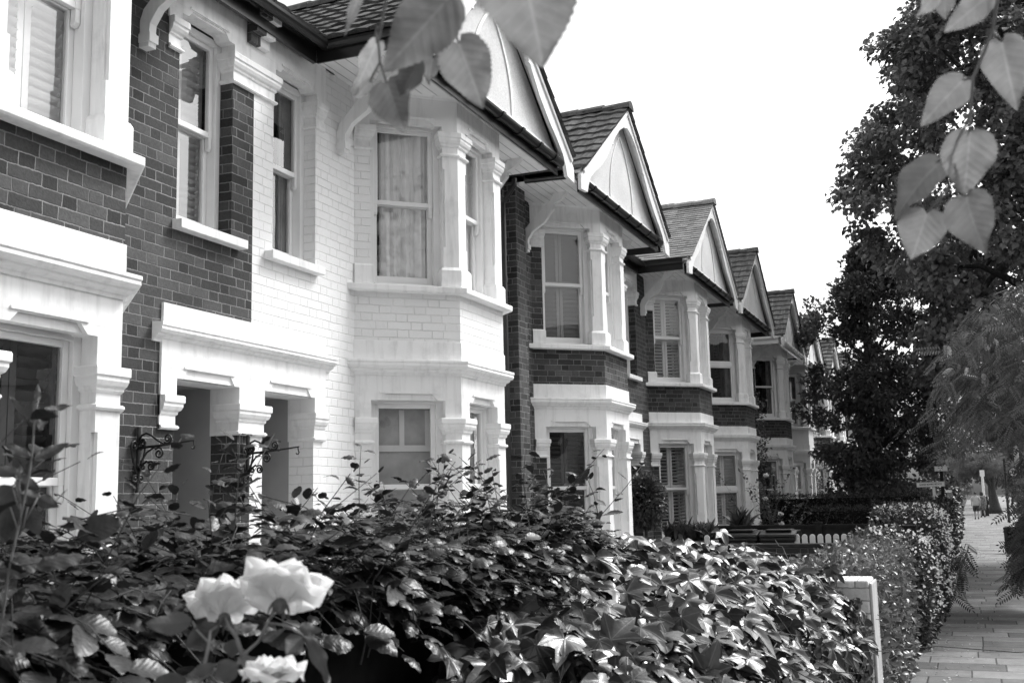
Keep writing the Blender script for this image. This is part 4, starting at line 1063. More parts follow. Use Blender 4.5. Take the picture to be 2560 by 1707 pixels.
def build_trees():
    M = MAT
    # big street lime tree: crown leaning over the pavement
    rg = np.random.default_rng(5); cl = []
    prof = [(2.6, .4), (3.6, 1.8), (5, 3.2), (7, 3.85), (9, 4.5), (11, 4.65), (13, 4.0), (14.6, 2.7), (15.8, 1.0)]
    while len(cl) < 720:
        z = rg.uniform(3.3, 15.6); R = np.interp(z, [q[0] for q in prof], [q[1] for q in prof])
        a = rg.uniform(0, 2*PI); r = R*(1-.42*rg.random()**1.8)*(1+.10*math.sin(3*a+z)+.07*math.sin(7*a+2*z))
        cl.append((30.5+r*math.cos(a)*.95, -2.4+r*math.sin(a), z))
    tree('lime_tree', 'big broad lime tree filling the right side, trunk beside the kerb', (31, -1.75, 0), [(31, -1.70, -.05), (31, -1.75, .45), (31, -1.8, 1.6), (30.8, -2.0, 4), (30.6, -2.3, 7), (30.5, -2.4, 10), (30.5, -2.4, 13)], np.array(cl), 84000, .17, .55, L_ROUND, M['linden_far'], 3, .48, .7)
    # dark tree in a front garden
    rg = np.random.default_rng(8); cl = []
    prof = [(1.2, 1.2), (2.6, 1.5), (3.6, 1.9), (5, 2.1), (6.2, 1.95), (7.1, 1.5), (7.8, .85), (8.4, .35), (8.8, .1)]
    while len(cl) < 290:
        z = rg.choice((1.5, 2.1, 2.8, 3.5, 4.3, 5.0, 5.7, 6.4, 7.0, 7.6, 8.2, 8.6))+rg.normal(0, .30); R = np.interp(z, [q[0] for q in prof], [q[1] for q in prof])
        a = rg.uniform(0, 2*PI); r = R*math.sqrt(rg.random())*(1+.20*math.sin(3*a+z*2.3))
        cl.append((33.2+r*math.cos(a), 2.25+r*math.sin(a)*1.06, z))
    tree('garden_tree', 'dark dense small leaved tree standing in a front garden before the far houses', (33.2, 2.25, 0), [(33.2, 2.25, 0), (33.2, 2.25, .6), (33.15, 2.4, 2), (33.2, 2.25, 4), (33.2, 2.5, 6.5), (33.2, 2.4, 8.3)], np.array(cl), 38000, .155, .38, L_OVAL, M['dark_leaf'], 4, .16, .1, branches=60)
    # feathery tree hanging in from the right edge
    rg = np.random.default_rng(12); t = thing('feathery_tree', 'feathery leaved tree drooping into the right edge over the pavement', 'tree', (18.4, -2.1, 0), 'trees')
    b = np.array((18.4, -2.1, 0)); L = Leaves(); mb = MB()
    lines = []
    for i in range(230):
        # drooping branchlets start on limbs and hang towards the pavement
        a = rg.uniform(.3, 2.9); r = rg.uniform(.5, 2.15); z0 = 2.2+rg.random()*2.7-.30*max(0, r-1.2)
        s0 = b+np.array((r*math.cos(a)*1.3-.2, r*math.sin(a)*.95, z0)); dirn = unit(np.array((math.cos(a)*.6-.25, math.sin(a)*.7, -.55)))
        lines.append((s0, dirn, rg.uniform(.5, 1.1)))
    for i in range(150):
        y = rg.uniform(-1.5, .12); z0 = rg.uniform(1.0, 2.3)-.35*max(0, y+.4); s0 = np.array((18.3+rg.normal(0, .6), y, z0)); lines.append((s0, unit(np.array((rg.normal(-.1, .3), .35, -.75))), rg.uniform(.4, .8)))
    def in_gap(s0, dirn, ln):      # the clear view down the pavement between the hanging sprays
        for t_ in (0, .5, 1):
            q = s0+dirn*ln*t_; k_ = 18.4/q[0]
            if -.62 < q[1]*k_ < .6 and 1.02 < 1.8+(q[2]-1.8)*k_ < 2.50: return True
        return False
    lines = [l for l in lines if not in_gap(*l)]
    for s0, dirn, ln in lines:
        P = [s0+dirn*ln*t_-np.array((0, 0, .25*ln*t_*t_)) for t_ in (0, .33, .66, 1)]
        mb.tube([tuple(q-b) for q in P], .007, 4, .003)
        k = 13; tq = np.linspace(.05, 1, k); base = s0+np.outer(tq*ln, dirn); base[:, 2] -= .25*ln*tq**2
        sd = unit(np.cross(dirn, (0, 0, 1.))); sg = np.where(np.arange(k) % 2 == 0, 1, -1)[:, None]
        d = dirn*.5+sd*sg*.7+rg.normal(size=(k, 3))*.3; d[:, 2] -= .35
        L.add(FROND, base-b, d, np.array((-.75, -.1, .65))+rg.normal(size=(k, 3))*.35, rg.uniform(.24, .40, k), 0)
    L.mb(mb, 1); L.build('crown', [M['frond'], M['bark']], t); mb = MB()
    for i in range(16):
        s0, dirn, ln = lines[i*5]; q = s0-b; mb.tube([(0.0, 0, 2.4+.06*i), tuple(q*.55+np.array((0, 0, .9))), tuple(q)], [.05, .03, .008], 5)
    mb.tube([(0, 0, -.05), (0, 0, .3), (.02, -.03, 1.5), (0, 0, 3), (-.05, .05, 4.6)], [.30, .21, .17, .13, .05], 12); mb.build('trunk', M['bark'], t, smooth=True)
    # fine leaved street tree in the distance and the far street trees
    rg = np.random.default_rng(21); cl = np.array([(96+rg.normal(0, .9), -.75+rg.normal(0, .85), 3.75+rg.normal(0, .36)) for i in range(90)])
    tree('street_tree', 'distant forked street tree with soft fine foliage beyond the walking couple', (97, -1.75, 0), [(97, -1.75, 0), (97, -1.75, .5), (97, -1.72, 1.6), (97, -1.7, 2.8), (97, -1.5, 3.8)], cl, 9000, .34, .5, TUFT, M['fuzz'], 6, .34, .3, branches=14)
    for j, (x, y, h, lb) in enumerate(((120, 1.2, 8, 'far leafy tree above the end of the pavement, left of the others'), (135, -4.5, 10, 'far leafy tree at the end of the road, behind the parked cars'), (118, -9.5, 11, 'far leafy tree on the opposite side of the road'), (160, 2.5, 12, 'farthest leafy tree closing the view down the pavement'), (160, -2.5, 10, 'farthest tree over the vanishing point of the street'))):
        cl = []
        while len(cl) < 70:
            v = rg.normal(size=3); v /= np.linalg.norm(v); r = rg.random()**.4; cl.append((x+v[0]*3.2*r, y+v[1]*3.2*r, h*.58+v[2]*h*.40*r))
        tree('street_tree', lb, (x, y, 0), [(x, y, 0), (x, y, .8), (x, y, h*.4), (x, y, h*.8)], np.array(cl), 5000, .34, .9, L_ROUND, M['bush'], 30+j, .25, .3, branches=8)
    # opposite side of the road, seen as dark reflections in the panes
    for j, (x, y, h) in enumerate(((11, -13.5, 6.0), (27, -13.5, 6.5))):
        cl = []
        while len(cl) < 60:
            v = rg.normal(size=3); v /= np.linalg.norm(v); r = rg.random()**.4; cl.append((x+v[0]*2.8*r, y+v[1]*2.6*r, h*.6+v[2]*h*.38*r))
        tree('street_tree', 'leafy street tree across the road, the %s one' % ('nearer', 'farther')[j], (x, y, 0), [(x, y, -.1), (x, y, .8), (x, y, h*.5), (x, y, h*.8)], np.array(cl), 3000, .32, .8, L_ROUND, M['linden_far'], 50+j, .2, .3, branches=6)
    M2 = MB(); M2.box(-12, 70, -27, -20, -.1, 6.0); t = thing('opposite_terrace', 'long terrace of houses across the road', 'house', (0, 0, 0))
    M2.build('wall', M['pale_render'], t)
    M2 = MB(); M2.prism([(-27.3, 6.0), (-19.7, 6.0), (-23.5, 9.2)], -12.2, 70.2, 'a'); M2.build('roof', M['tile'], t)
    for i in range(15):
        M2 = MB(); x = -9+i*5.2; M2.box(x, x+1.9, -19.99, -19.3, .2, 5.4); M2.build('bay', M['white'], t)
        M2 = MB(); 
        for z in (1.0, 3.6): M2.box(x+.25, x+1.65, -19.32, -19.28, z, z+1.5)
        M2.build('window', M['carglass'], t)

# ------------------------------------------------------------------ close foreground
CAM = Vector((0, 0, 1.8))
def heart(u):   # half width of a lime leaf, unit length
    if u < .04: return .10+u*6
    return .5*max(.012, (math.sin(PI*min(1, ((u+.04)/1.04))**.62))**.75)*(1-.25*u**3)
def big_leaf(base, tip, width, seed, cupv=None, roll=0.0, shape=None, side=None):
    """one close leaf as its own mesh: heart outline with a toothed edge, folded at the midrib"""
    r = random.Random(seed); B = Vector(base); T = Vector(tip); ax = T-B; ln = ax.length; ax.normalize()
    view = ((B+T)/2-CAM).normalized(); sd = ax.cross(view).normalized()
    rot = Matrix.Rotation(roll if roll else r.uniform(-.6, .6), 3, ax); sd = rot @ sd; nr = sd.cross(ax).normalized()
    nu, nv = 34, 6; V = []; UV = []; F = []
    fold = r.uniform(.05, .40) if cupv is None else cupv; arch = r.uniform(-.5, .2); ph = r.uniform(0, 6)
    f = shape or heart
    for i in range(nu+1):
        u = i/nu; w = f(u)/.5*width*.5
        if 0 < i < nu: w *= 1+.035*(1 if i % 2 else -1)
        for j in range(-nv, nv+1):
            t = j/nv; 
            lob = -.075*ln*max(0, 1-u*7)*(abs(t)**1.5) if f is heart else 0
            a = u*ln+lob; y = w*t
            z = fold*abs(y)+arch*ln*((u-.45)**2)+.03*ln*math.sin(u*6+ph)*t+.06*ln*(abs(t)**3)*math.sin(u*13+ph+t)*.6
            z += .0035*ln*abs(t)*math.sin((u-abs(t)*.3)*11*PI)
            V.append(tuple(B+ax*a+sd*y+nr*z)); UV.append((u, (w/ln)*t))
    c = 2*nv+1
    for i in range(nu):
        for j in range(2*nv):
            a = i*c+j; F += [(a, a+c, a+c+1), (a, a+c+1, a+1)]
    return np.array(V), np.array(F), np.array(UV)

def leaf_part(parent, name, mat, *a, rnd=.5, **k):
    V, F, UV = big_leaf(*a, **k); org = np.array(parent.matrix_basis.translation)
    return np_mesh(name, V-org, F, mat, parent, UV, np.full(len(V), rnd), None, True)

def build_twigs():
    M = MAT
    G1 = [((0.781, 0.305, 2.247), (0.853, 0.312, 2.169), 0.093), ((0.899, 0.42, 2.276), (0.87, 0.477, 2.2), 0.061), ((0.959, 0.441, 2.256), (1.017, 0.44, 2.206), 0.055),
          ((0.981, 0.535, 2.238), (1.022, 0.536, 2.197), 0.049), ((1.006, 0.508, 2.267), (0.991, 0.525, 2.226), 0.035), ((0.979, 0.545, 2.283), (1.001, 0.588, 2.237), 0.026),
          ((0.976, 0.564, 2.341), (0.999, 0.596, 2.309), 0.013), ((1.005, 0.568, 2.253), (1.01, 0.591, 2.239), 0.015), ((1.052, 0.515, 2.29), (1.093, 0.541, 2.279), 0.023)]
    S1 = [[(0.86, 0.40, 2.47), (0.90, 0.42, 2.38), (0.93, 0.433, 2.32), (0.941, 0.44, 2.294), (0.949, 0.444, 2.275), (0.955, 0.442, 2.265), (0.959, 0.441, 2.256)],
          [(0.949, 0.444, 2.275), (0.975, 0.475, 2.268), (1.006, 0.508, 2.267)],
          [(0.88, 0.46, 2.40), (0.902, 0.49, 2.319), (0.912, 0.497, 2.293), (0.935, 0.519, 2.262), (0.955, 0.528, 2.25), (0.981, 0.535, 2.238)],
          [(0.955, 0.528, 2.25), (0.98, 0.55, 2.25), (1.005, 0.568, 2.253)], [(0.919, 0.511, 2.27), (0.95, 0.53, 2.28), (0.979, 0.545, 2.283)],
          [(0.86, 0.40, 2.47), (0.88, 0.46, 2.40)], [(0.90, 0.42, 2.38), (0.90, 0.42, 2.32), (0.899, 0.42, 2.276)], [(0.86, 0.40, 2.47), (0.80, 0.33, 2.36), (0.781, 0.305, 2.247)]]
    G2 = [((1.212, -0.065, 2.265), (1.264, -0.077, 2.207), 0.049), ((1.244, -0.028, 2.241), (1.286, 0.019, 2.211), 0.041), ((1.243, -0.029, 2.179), (1.242, -0.018, 2.11), 0.058),
          ((1.279, 0.005, 2.164), (1.312, 0.058, 2.113), 0.048), ((1.293, 0.021, 2.109), (1.324, 0.042, 2.063), 0.055), ((1.241, -0.018, 2.111), (1.274, -0.033, 2.054), 0.055),
          ((1.192, -0.008, 2.32), (1.218, 0.015, 2.308), 0.019), ((1.238, -0.015, 2.339), (1.267, -0.014, 2.32), 0.025), ((1.177, -0.055, 2.3), (1.208, -0.011, 2.281), 0.031)]
    S2 = [[(1.17, -0.07, 2.40), (1.183, -0.067, 2.335), (1.197, -0.064, 2.303), (1.209, -0.058, 2.274), (1.225, -0.036, 2.233), (1.238, -0.03, 2.195), (1.244, -0.019, 2.178), (1.249, -0.01, 2.159), (1.257, -0.006, 2.13), (1.270, 0.009, 2.115), (1.293, 0.021, 2.109)],
          [(1.209, -0.058, 2.274), (1.212, -0.065, 2.265)], [(1.225, -0.036, 2.233), (1.235, -0.03, 2.236), (1.244, -0.028, 2.241)], [(1.238, -0.03, 2.195), (1.243, -0.029, 2.179)],
          [(1.249, -0.01, 2.161), (1.265, 0.0, 2.16), (1.279, 0.005, 2.164)], [(1.249, -0.012, 2.15), (1.245, -0.016, 2.125), (1.241, -0.018, 2.111)], [(1.186, -0.065, 2.327), (1.18, -0.058, 2.312), (1.177, -0.055, 2.3)],
          [(1.17, -0.07, 2.40), (1.185, -0.03, 2.36), (1.192, -0.008, 2.32)], [(1.185, -0.03, 2.36), (1.22, -0.02, 2.35), (1.238, -0.015, 2.339)]]
    rg = np.random.default_rng(77); base = np.array((.6, -2.7, 0)); cl = []
    while len(cl) < 260:
        p = np.array((rg.uniform(-3.5, 5.5), rg.uniform(-6.5, 1.3), rg.uniform(2.3, 8.6)))
        low = 5.0 if p[1] > -.9 else 5.0-1.2*min(1, (-.9-p[1])/1.2)
        if ((p[0]-1.2)/4.4)**2+((p[1]+2.6)/3.9)**2+((p[2]-5.6)/3.4)**2 < 1 and p[2] > low: cl.append(p)
    t = tree('lime_tree', 'lime tree overhead of which only two leafy twigs hang into the top of the view', tuple(base), [base, base+(0, 0, .5), base+(0, 0, 2.5), base+(0, .1, 4.5), base+(0, .2, 7)], np.array(cl), 5500, .13, .55, L_ROUND, M['linden_far'], 78, .2, .6, branches=30)
    O = Vector(base)
    for G, S, up, sd in ((G1, S1, [(.45, -.4, 5.1), (.7, .2, 3.6), (0.86, 0.40, 2.47)], 10), (G2, S2, [(.9, -.9, 5.1), (1.1, -.3, 3.6), (1.17, -0.07, 2.40)], 40)):
        mb = MB()
        for i, P in enumerate([up]+S): mb.tube([tuple(Vector(p)-O) for p in P], .0045 if i == 0 else .0021 if i in (1, 3) else .0014, 6, .0022 if i == 0 else .0012)
        tw = mb.build('twig', M['green_stem'], t, smooth=True)
        for i, (b, tp, w) in enumerate(G):
            lf = leaf_part(t, 'leaf', M['linden'], b, tp, w, sd+i, rnd=random.Random(sd+i).uniform(.0, 1.0)); lf.parent = tw

def build_rose():
    M = MAT
    org = (1.13, .85, 0.04); t = thing('rose', 'white rose stem with three pointed petalled blooms in front of the beech hedge', 'rose', org)
    O = Vector(org)
    leaves = [((1.174, 0.923, 1.659), (1.154, 0.979, 1.656), 0.032), ((1.178, 0.884, 1.656), (1.15, 0.916, 1.632), 0.026), ((1.163, 0.851, 1.64), (1.16, 0.851, 1.618), 0.024), ((1.21, 0.783, 1.641), (1.18, 0.788, 1.621), 0.026),
              ((1.213, 0.778, 1.638), (1.181, 0.721, 1.587), 0.020), ((1.207, 0.789, 1.651), (1.238, 0.776, 1.643), 0.017), ((1.156, 0.809, 1.639), (1.206, 0.809, 1.648), 0.012), ((1.108, 0.837, 1.618), (1.088, 0.86, 1.607), 0.016),
              ((1.107, 0.805, 1.62), (1.09, 0.824, 1.607), 0.029), ((1.107, 0.804, 1.617), (1.16, 0.816, 1.617), 0.025), ((1.095, 0.785, 1.611), (1.148, 0.794, 1.601), 0.029), ((1.207, 0.877, 1.645), (1.262, 0.887, 1.646), 0.014),
              ((1.11, 0.88, 1.60), (1.09, .92, 1.585), .03), ((1.10, .84, 1.59), (1.06, .87, 1.575), .03)]
    for i, (b, tp, w) in enumerate(leaves):
        leaf_part(t, 'leaf', M['rose_leaf'], b, tp, w, 70+i, shape=lambda u: w_oval(1.0, .45)(u), rnd=random.Random(i).uniform(.2, .9))
    stems = [[(1.10, .86, .1), (1.115, .85, .9), (1.13, .848, 1.4), (1.137, 0.842, 1.591), (1.144, 0.836, 1.608), (1.151, 0.83, 1.623), (1.163, 0.816, 1.638), (1.171, 0.808, 1.66), (1.178, 0.798, 1.680)],
             [(1.151, 0.83, 1.623), (1.16, 0.845, 1.642), (1.178, 0.872, 1.655), (1.192, 0.888, 1.668)], [(1.10, .86, .9), (1.112, 0.868, 1.55), (1.118, 0.868, 1.593), (1.128, 0.867, 1.618), (1.145, 0.875, 1.637), (1.160, 0.885, 1.649), (1.178, 0.884, 1.656)],
             [(1.145, 0.875, 1.637), (1.16, .905, 1.65), (1.174, 0.923, 1.659)], [(1.119, 0.867, 1.597), (1.13, 0.855, 1.608), (1.147, 0.833, 1.614)], [(1.171, 0.808, 1.66), (1.19, 0.795, 1.655), (1.21, 0.783, 1.641)], [(1.115, .85, .9), (1.10, .80, 1.45), (1.104, 0.76, 1.585), (1.106, .752, 1.60)]]
    mb = MB()
    for i, P in enumerate(stems): mb.tube([tuple(Vector(p)-O) for p in P], .0030 if i < 3 else .0016, 7, .0016)
    mb.build('stem', M['green_stem'], t, smooth=True)
    def flower(c, axis, R, seed, openv):
        r = random.Random(seed); A = Vector(axis).normalized(); X = A.cross(Vector((.3, .2, 1))).normalized(); Y = A.cross(X)
        V = []; F = []
        rings = [(5, 0.0, 1.30, 1.1, 1.05), (5, .5, 1.12, 1.0, 1.08), (5, .2, .88, .8, 1.0), (5, .7, .62, .55, .92), (5, .1, .40, .35, .82), (4, .4, .22, .2, .70), (3, .1, .10, .1, .60)]
        for ri, (n, ph, a0, a1, k) in enumerate(rings):
            for q in range(n):
                phi = 2*PI*(q+ph)/n+r.uniform(-.2, .2); al0 = a0*r.uniform(.85, 1.12)*openv; al1 = a1*r.uniform(.5, 1.6)
                rad = X*math.cos(phi)+Y*math.sin(phi); tan = -X*math.sin(phi)+Y*math.cos(phi)
                nu, nv = 14, 12; base = len(V); L = R*k*1.18*r.uniform(.9, 1.08); pos = Vector((0, 0, 0)); P = []
                skew = r.uniform(-.15, .15); rl = r.uniform(.8, 1.5)
                for i in range(nu+1):
                    s_ = i/nu; th = al0*(.45+.55*min(1, s_*2.2))+al1*max(0, s_-.58)**1.2*2.2
                    P.append((pos.copy(), th)); pos += (rad*math.sin(th)+A*math.cos(th))*(L/nu)
                for i in range(nu+1):
                    s_ = i/nu; p, th = P[i]; dn = rad*math.cos(th)-A*math.sin(th)
                    w = max(R*k*.80*(s_**.62)*(1-s_**3.2)**.75, R*.012)+R*.05*(1-s_)
                    for j in range(-nv//2, nv//2+1):
                        tt = j/(nv/2); e = max(0, abs(tt)-.38)*max(0, s_-.25)*rl*1.6
                        tx = w*tt*(1-.42*e)+skew*w*s_*s_
                        off = -.34*w*tt*tt*(1-s_*.8)+w*1.15*e**1.25+.035*R*math.sin(s_*8+tt*5+q*2+ri)*s_*abs(tt)
                        V.append(tuple(Vector(c)-O+p+tan*tx+dn*off))
                cc = nv+1
                for i in range(nu):
                    for j in range(nv):
                        a = base+i*cc+j; F += [(a, a+cc, a+cc+1), (a, a+cc+1, a+1)]
        f = np_mesh('flower', np.array(V), np.array(F), M['petal'], t, None, None, None, True)
        mb = MB(); Cc = Vector(c)-O
        mb.tube([tuple(Cc-A*R*.26), tuple(Cc-A*R*.16), tuple(Cc-A*R*.02), tuple(Cc+A*R*.06)], [R*.06, R*.15, R*.16, R*.10], 9)
        for q in range(5):
            phi = 2*PI*q/5+.3; rad = X*math.cos(phi)+Y*math.sin(phi)
            P = [Cc-A*R*.04+rad*R*.08, Cc+rad*R*.16-A*R*.10, Cc+rad*R*.22-A*R*.24, Cc+rad*R*.24-A*R*.40]; mb.tube([tuple(x) for x in P], [R*.04, R*.045, R*.03, R*.008], 5)
        s2 = mb.build('sepal', M['sepal'], f, smooth=True)
    flower((1.192, .888, 1.664), (.42, .34, .80), .050, 1, .95)
    flower((1.180, .796, 1.684), (.55, .20, .80), .056, 2, 1.05)
    flower((1.106, .752, 1.590), (.05, .05, .95), .042, 3, .8)
    # out of focus shrub at the left edge
    o2 = (1.177, 1.225, .04); t = thing('lance_leaf_shrub', 'out of focus stem with long lance shaped leaves at the left edge of the hedge', 'shrub', o2); O2 = Vector(o2)
    LV = [((1.187, 1.213, 1.925), (1.175, 1.249, 1.964), 0.010), ((1.18, 1.214, 1.955), (1.199, 1.219, 1.915), 0.022), ((1.186, 1.208, 1.954), (1.199, 1.22, 1.98), 0.008), ((1.193, 1.203, 1.944), (1.233, 1.19, 1.95), 0.008), ((1.189, 1.209, 1.916), (1.212, 1.214, 1.928), 0.012),
          ((1.186, 1.216, 1.877), (1.175, 1.253, 1.897), 0.014), ((1.188, 1.214, 1.873), (1.234, 1.194, 1.897), 0.014), ((1.186, 1.216, 1.871), (1.199, 1.232, 1.849), 0.012), ((1.173, 1.229, 1.852), (1.169, 1.26, 1.865), 0.020), ((1.173, 1.229, 1.843), (1.209, 1.223, 1.833), 0.022),
          ((1.171, 1.231, 1.835), (1.17, 1.261, 1.812), 0.024), ((1.178, 1.226, 1.826), (1.216, 1.217, 1.816), 0.018), ((1.179, 1.224, 1.813), (1.186, 1.245, 1.761), 0.029), ((1.186, 1.217, 1.808), (1.211, 1.221, 1.767), 0.022), ((1.17, 1.233, 1.808), (1.178, 1.253, 1.756), 0.022), ((1.177, 1.226, 1.843), (1.192, 1.238, 1.869), 0.010), ((1.195, 1.209, 1.82), (1.228, 1.205, 1.807), 0.018)]
    for i, (b, tp, w) in enumerate(LV): leaf_part(t, 'leaf', M['rose_leaf'], b, tp, w*1.15, 120+i, shape=lambda u: w_oval(1.0, .42)(u), rnd=random.Random(i+5).uniform(.0, .5))
    mb = MB()
    mb.tube([tuple(Vector(p)-O2) for p in [(1.16, 1.28, .1), (1.17, 1.275, 1.4), (1.177, 1.235, 1.735), (1.181, 1.223, 1.799), (1.186, 1.217, 1.852), (1.187, 1.214, 1.884), (1.187, 1.212, 1.935), (1.188, 1.208, 1.956)]], .0020, 7, .0014)
    for b, tp, w in LV:
        q = Vector(b)-O2
        if q.length and b[2] < 1.86: mb.tube([(q.x*.3+.002, q.y*.3-.002, q.z-.03), tuple(q)], .0013, 5)
    mb.build('stem', M['green_stem'], t, smooth=True)

# ------------------------------------------------------------------ street and garden furniture
def text_part(parent, body, size, loc, mat, rot, name='lettering'):
    cu = bpy.data.curves.new(name, 'FONT'); cu.body = body; cu.size = size; cu.align_x = 'CENTER'; cu.align_y = 'CENTER'; cu.extrude = .001; cu.offset = size*.03
    cu.materials.append(mat); tmp = bpy.data.objects.new(name+'_source', cu); C.objects.link(tmp); dg = bpy.context.evaluated_depsgraph_get()
    me = bpy.data.meshes.new_from_object(tmp.evaluated_get(dg)); bpy.data.objects.remove(tmp); me.name = name
    o = bpy.data.objects.new(name, me); C.objects.link(o); o.parent = parent; o.location = loc; o.rotation_euler = rot
    if not me.materials: me.materials.append(mat)
    return o

def build_furniture():
    M = MAT
    # wheelie bins behind the low dark wall
    for (y, lb, lbl) in ((3.42, 'black wheelie bin nearer the house, behind the low dark wall', None), (2.83, 'black wheelie bin with a paper tag, next to the white picket fence', 1)):
        t = thing('wheelie_bin', lb, 'bin', (18.05, y, .04), 'wheelie bins')
        mb = MB(); mb.v = []; 
        b = [mb.p(x, yy, z) for z, sx, sy in ((.08, .21, .20), (1.10, .30, .265)) for x, yy in ((-sx, -sy), (sx, -sy), (sx, sy), (-sx, sy))]
        for q in ((3, 2, 1, 0), (4, 5, 6, 7), (0, 1, 5, 4), (1, 2, 6, 5), (2, 3, 7, 6), (3, 0, 4, 7)): mb.face([b[k] for k in q])
        mb.box(-.315, .315, -.28, .28, 1.06, 1.11); mb.build('body', M['black'], t, bevel=.012)
        mb = MB(); mb.prism([(-.33, 1.115), (-.33, 1.16), (-.1, 1.215), (.28, 1.215), (.37, 1.15), (.37, 1.115)], -.285, .285, 'd'); mb.box(-.2, .2, -.2, .2, 1.205, 1.235); mb.build('lid', M['black'], t, bevel=.012)
        mb = MB(); mb.tube([(.37, -.2, 1.10), (.37, .2, 1.10)], .016, 8); mb.build('handle', M['black'], t)
        for yy in (-.24, .24):
            mb = MB(); mb.tube([(.22, yy-.03, .10), (.22, yy+.03, .10)], .10, 14); mb.build('wheel', M['tyre'], t)
        if lbl:
            mb = MB(); mb.box(-.345, -.338, .225, .305, .88, 1.03); mb.build('paper_tag', M['sign'], t)
            mb = MB(); mb.box(-.35, -.346, .25, .29, .90, .94); mb.build('tag_print', M['shorts'], t)
    # white picket fence and the dark fence behind
    t = thing('picket_fence', 'short white picket fence with round topped slats beyond the ivy', 'fence', (17.8, 2.1, .04))
    ys = [2.54-.118*i for i in range(9)]+[3.95]
    for y in ys:
        mb = MB(); w = .042; zt = 1.20; zc = zt-w-.04
        mb.prism([(y-2.1-w, .15), (y-2.1+w, .15), (y-2.1+w, zc)]+[(y-2.1+w*math.cos(a), zc+w*math.sin(a)) for a in [PI*k/8 for k in range(1, 8)]]+[(y-2.1-w, zc)], -.011, .011, 'd')
        mb.v = [(v[1], v[0], v[2]) for v in mb.v]; mb.build('slat', M['frame'], t, bevel=.003)
    for z in (.85, .35):
        mb = MB(); mb.box(-.045, -.012, -.56, .42, z, z+.06); mb.box(-.045, -.012, 1.55, 2.0, z, z+.06); mb.build('rail', M['frame'], t)
    mb = MB(); mb.box(-.04, .04, .47, .55, 0, 1.14); mb.build('post', M['frame'], t, bevel=.004)
    t = thing('panel_fence', 'dark timber fence with a capped post behind the white pickets', 'fence', (19.0, 2.6, .04))
    mb = MB(); mb.box(-.015, .015, -1.55, 2.1, .05, 1.23); mb.build('panel', M['timber_dark'], t)
    mb = MB(); mb.box(-.04, .04, -1.55, 2.1, 1.231, 1.275); mb.build('rail', M['timber_dark'], t)
    for y in (-.25, 1.55): mb = MB(); mb.box(-.10, -.016, y-.05, y+.05, 0, 1.29); mb.box(-.115, .0, y-.065, y+.065, 1.291, 1.32); mb.build('post', M['timber_dark'], t)
    t = thing('garden_wall', 'low dark brick garden wall with worn coping in front of the bins', 'wall', (16.8, 2.9, .04))
    mb = MB(); mb.box(-.11, .11, -1.9, 1.5, 0, 1.0); mb.build('brickwork', M['brick2'], t)
    mb = MB(); mb.box(-.14, .14, -1.93, 1.5, 1.001, 1.06); mb.build('coping', M['wall_dark'], t, bevel=.012)
    # topiary
    t = thing('topiary_tree', 'small dark clipped ball tree on a thin stem against the brick house', 'topiary', (17.0, 4.72, .04))
    L = Leaves(); n = 5200; v = rand_unit(n)*np.cbrt(RNG.uniform(.45, 1, n))[:, None]*np.array((.33, .33, .40)); v += .035*np.sin(v*17)
    L.add(L_OVAL, v+np.array((0, 0, 1.72)), v*2+rand_unit(n)*.5, v*2+rand_unit(n)*.25+np.array((0, 0, .3)), RNG.uniform(.05, .085, n), 0); 
    mb = MB(); mb.lathe([(.02, -.25), (.2, -.17), (.24, 0), (.2, .2), (.02, .28)], (0, 0, 1.72), 10); L.mb(mb, 1); L.build('crown', [M['dark_leaf'], M['core']], t, smooth=True)
    mb = MB(); mb.tube([(0, 0, .25), (.01, 0, .8), (0, .01, 1.5)], .024, 8); mb.build('trunk', M['bark'], t, smooth=True)
    mb = MB(); mb.lathe([(.15, 0), (.21, .36), (.225, .37), (.225, .42), (.19, .42), (.18, .36)], (0, 0, 0), 18); mb.build('pot', M['pot'], t)
    # planters by the shuttered bay
    t = thing('planter', 'square grey planter with grassy plant at the shuttered bay window', 'planter', (18.25, 4.32, .04), 'planters by the bay')
    mb = MB(); mb.box(-.22, .22, -.42, .42, .5, 1.06); mb.box(-.2, .2, -.4, .4, 0, .5); mb.build('box', M['pot'], t, bevel=.01)
    L = Leaves(); n = 420; p = np.stack([RNG.uniform(-.2, .2, n), RNG.uniform(-.4, .4, n), RNG.uniform(1.04, 1.12, n)], 1); d = rand_unit(n)*.5; d[:, 2] = 1; L.add(L_LANCE, p, d, rand_unit(n), RNG.uniform(.10, .32, n), 0, RNG.uniform(-.6, 0, n)); L.build('plant', [M['jasmine']], t, smooth=True)
    t = thing('planter', 'tall tapered pot with spiky leaves beside the white bay column', 'planter', (19.75, 3.78, .04), 'planters by the bay')
    mb = MB(); i = [mb.p(x, y, z) for z, q in ((.35, .13), (1.04, .19)) for x, y in ((-q, -q), (q, -q), (q, q), (-q, q))]
    for q in ((3, 2, 1, 0), (4, 5, 6, 7), (0, 1, 5, 4), (1, 2, 6, 5), (2, 3, 7, 6), (3, 0, 4, 7)): mb.face([i[k] for k in q])
    mb.box(-.205, .205, -.205, .205, 1.041, 1.10); mb.box(-.14, .14, -.14, .14, 0, .349); mb.build('pot', M['pot'], t, bevel=.006)
    L = Leaves(); n = 90; p = np.stack([RNG.normal(0, .07, n), RNG.normal(0, .07, n), np.full(n, 1.09)], 1); d = rand_unit(n)*.45; d[:, 2] = 1; L.add(L_LANCE, p, d, rand_unit(n), RNG.uniform(.2, .5, n), 0, RNG.uniform(-.5, 0, n)); L.build('plant', [M['jasmine']], t, smooth=True)
    # name board over the hedge
    t = thing('name_board', 'pale board with a line of small lettering on a post above the clipped hedge', 'sign', (29.6, .85, 0))
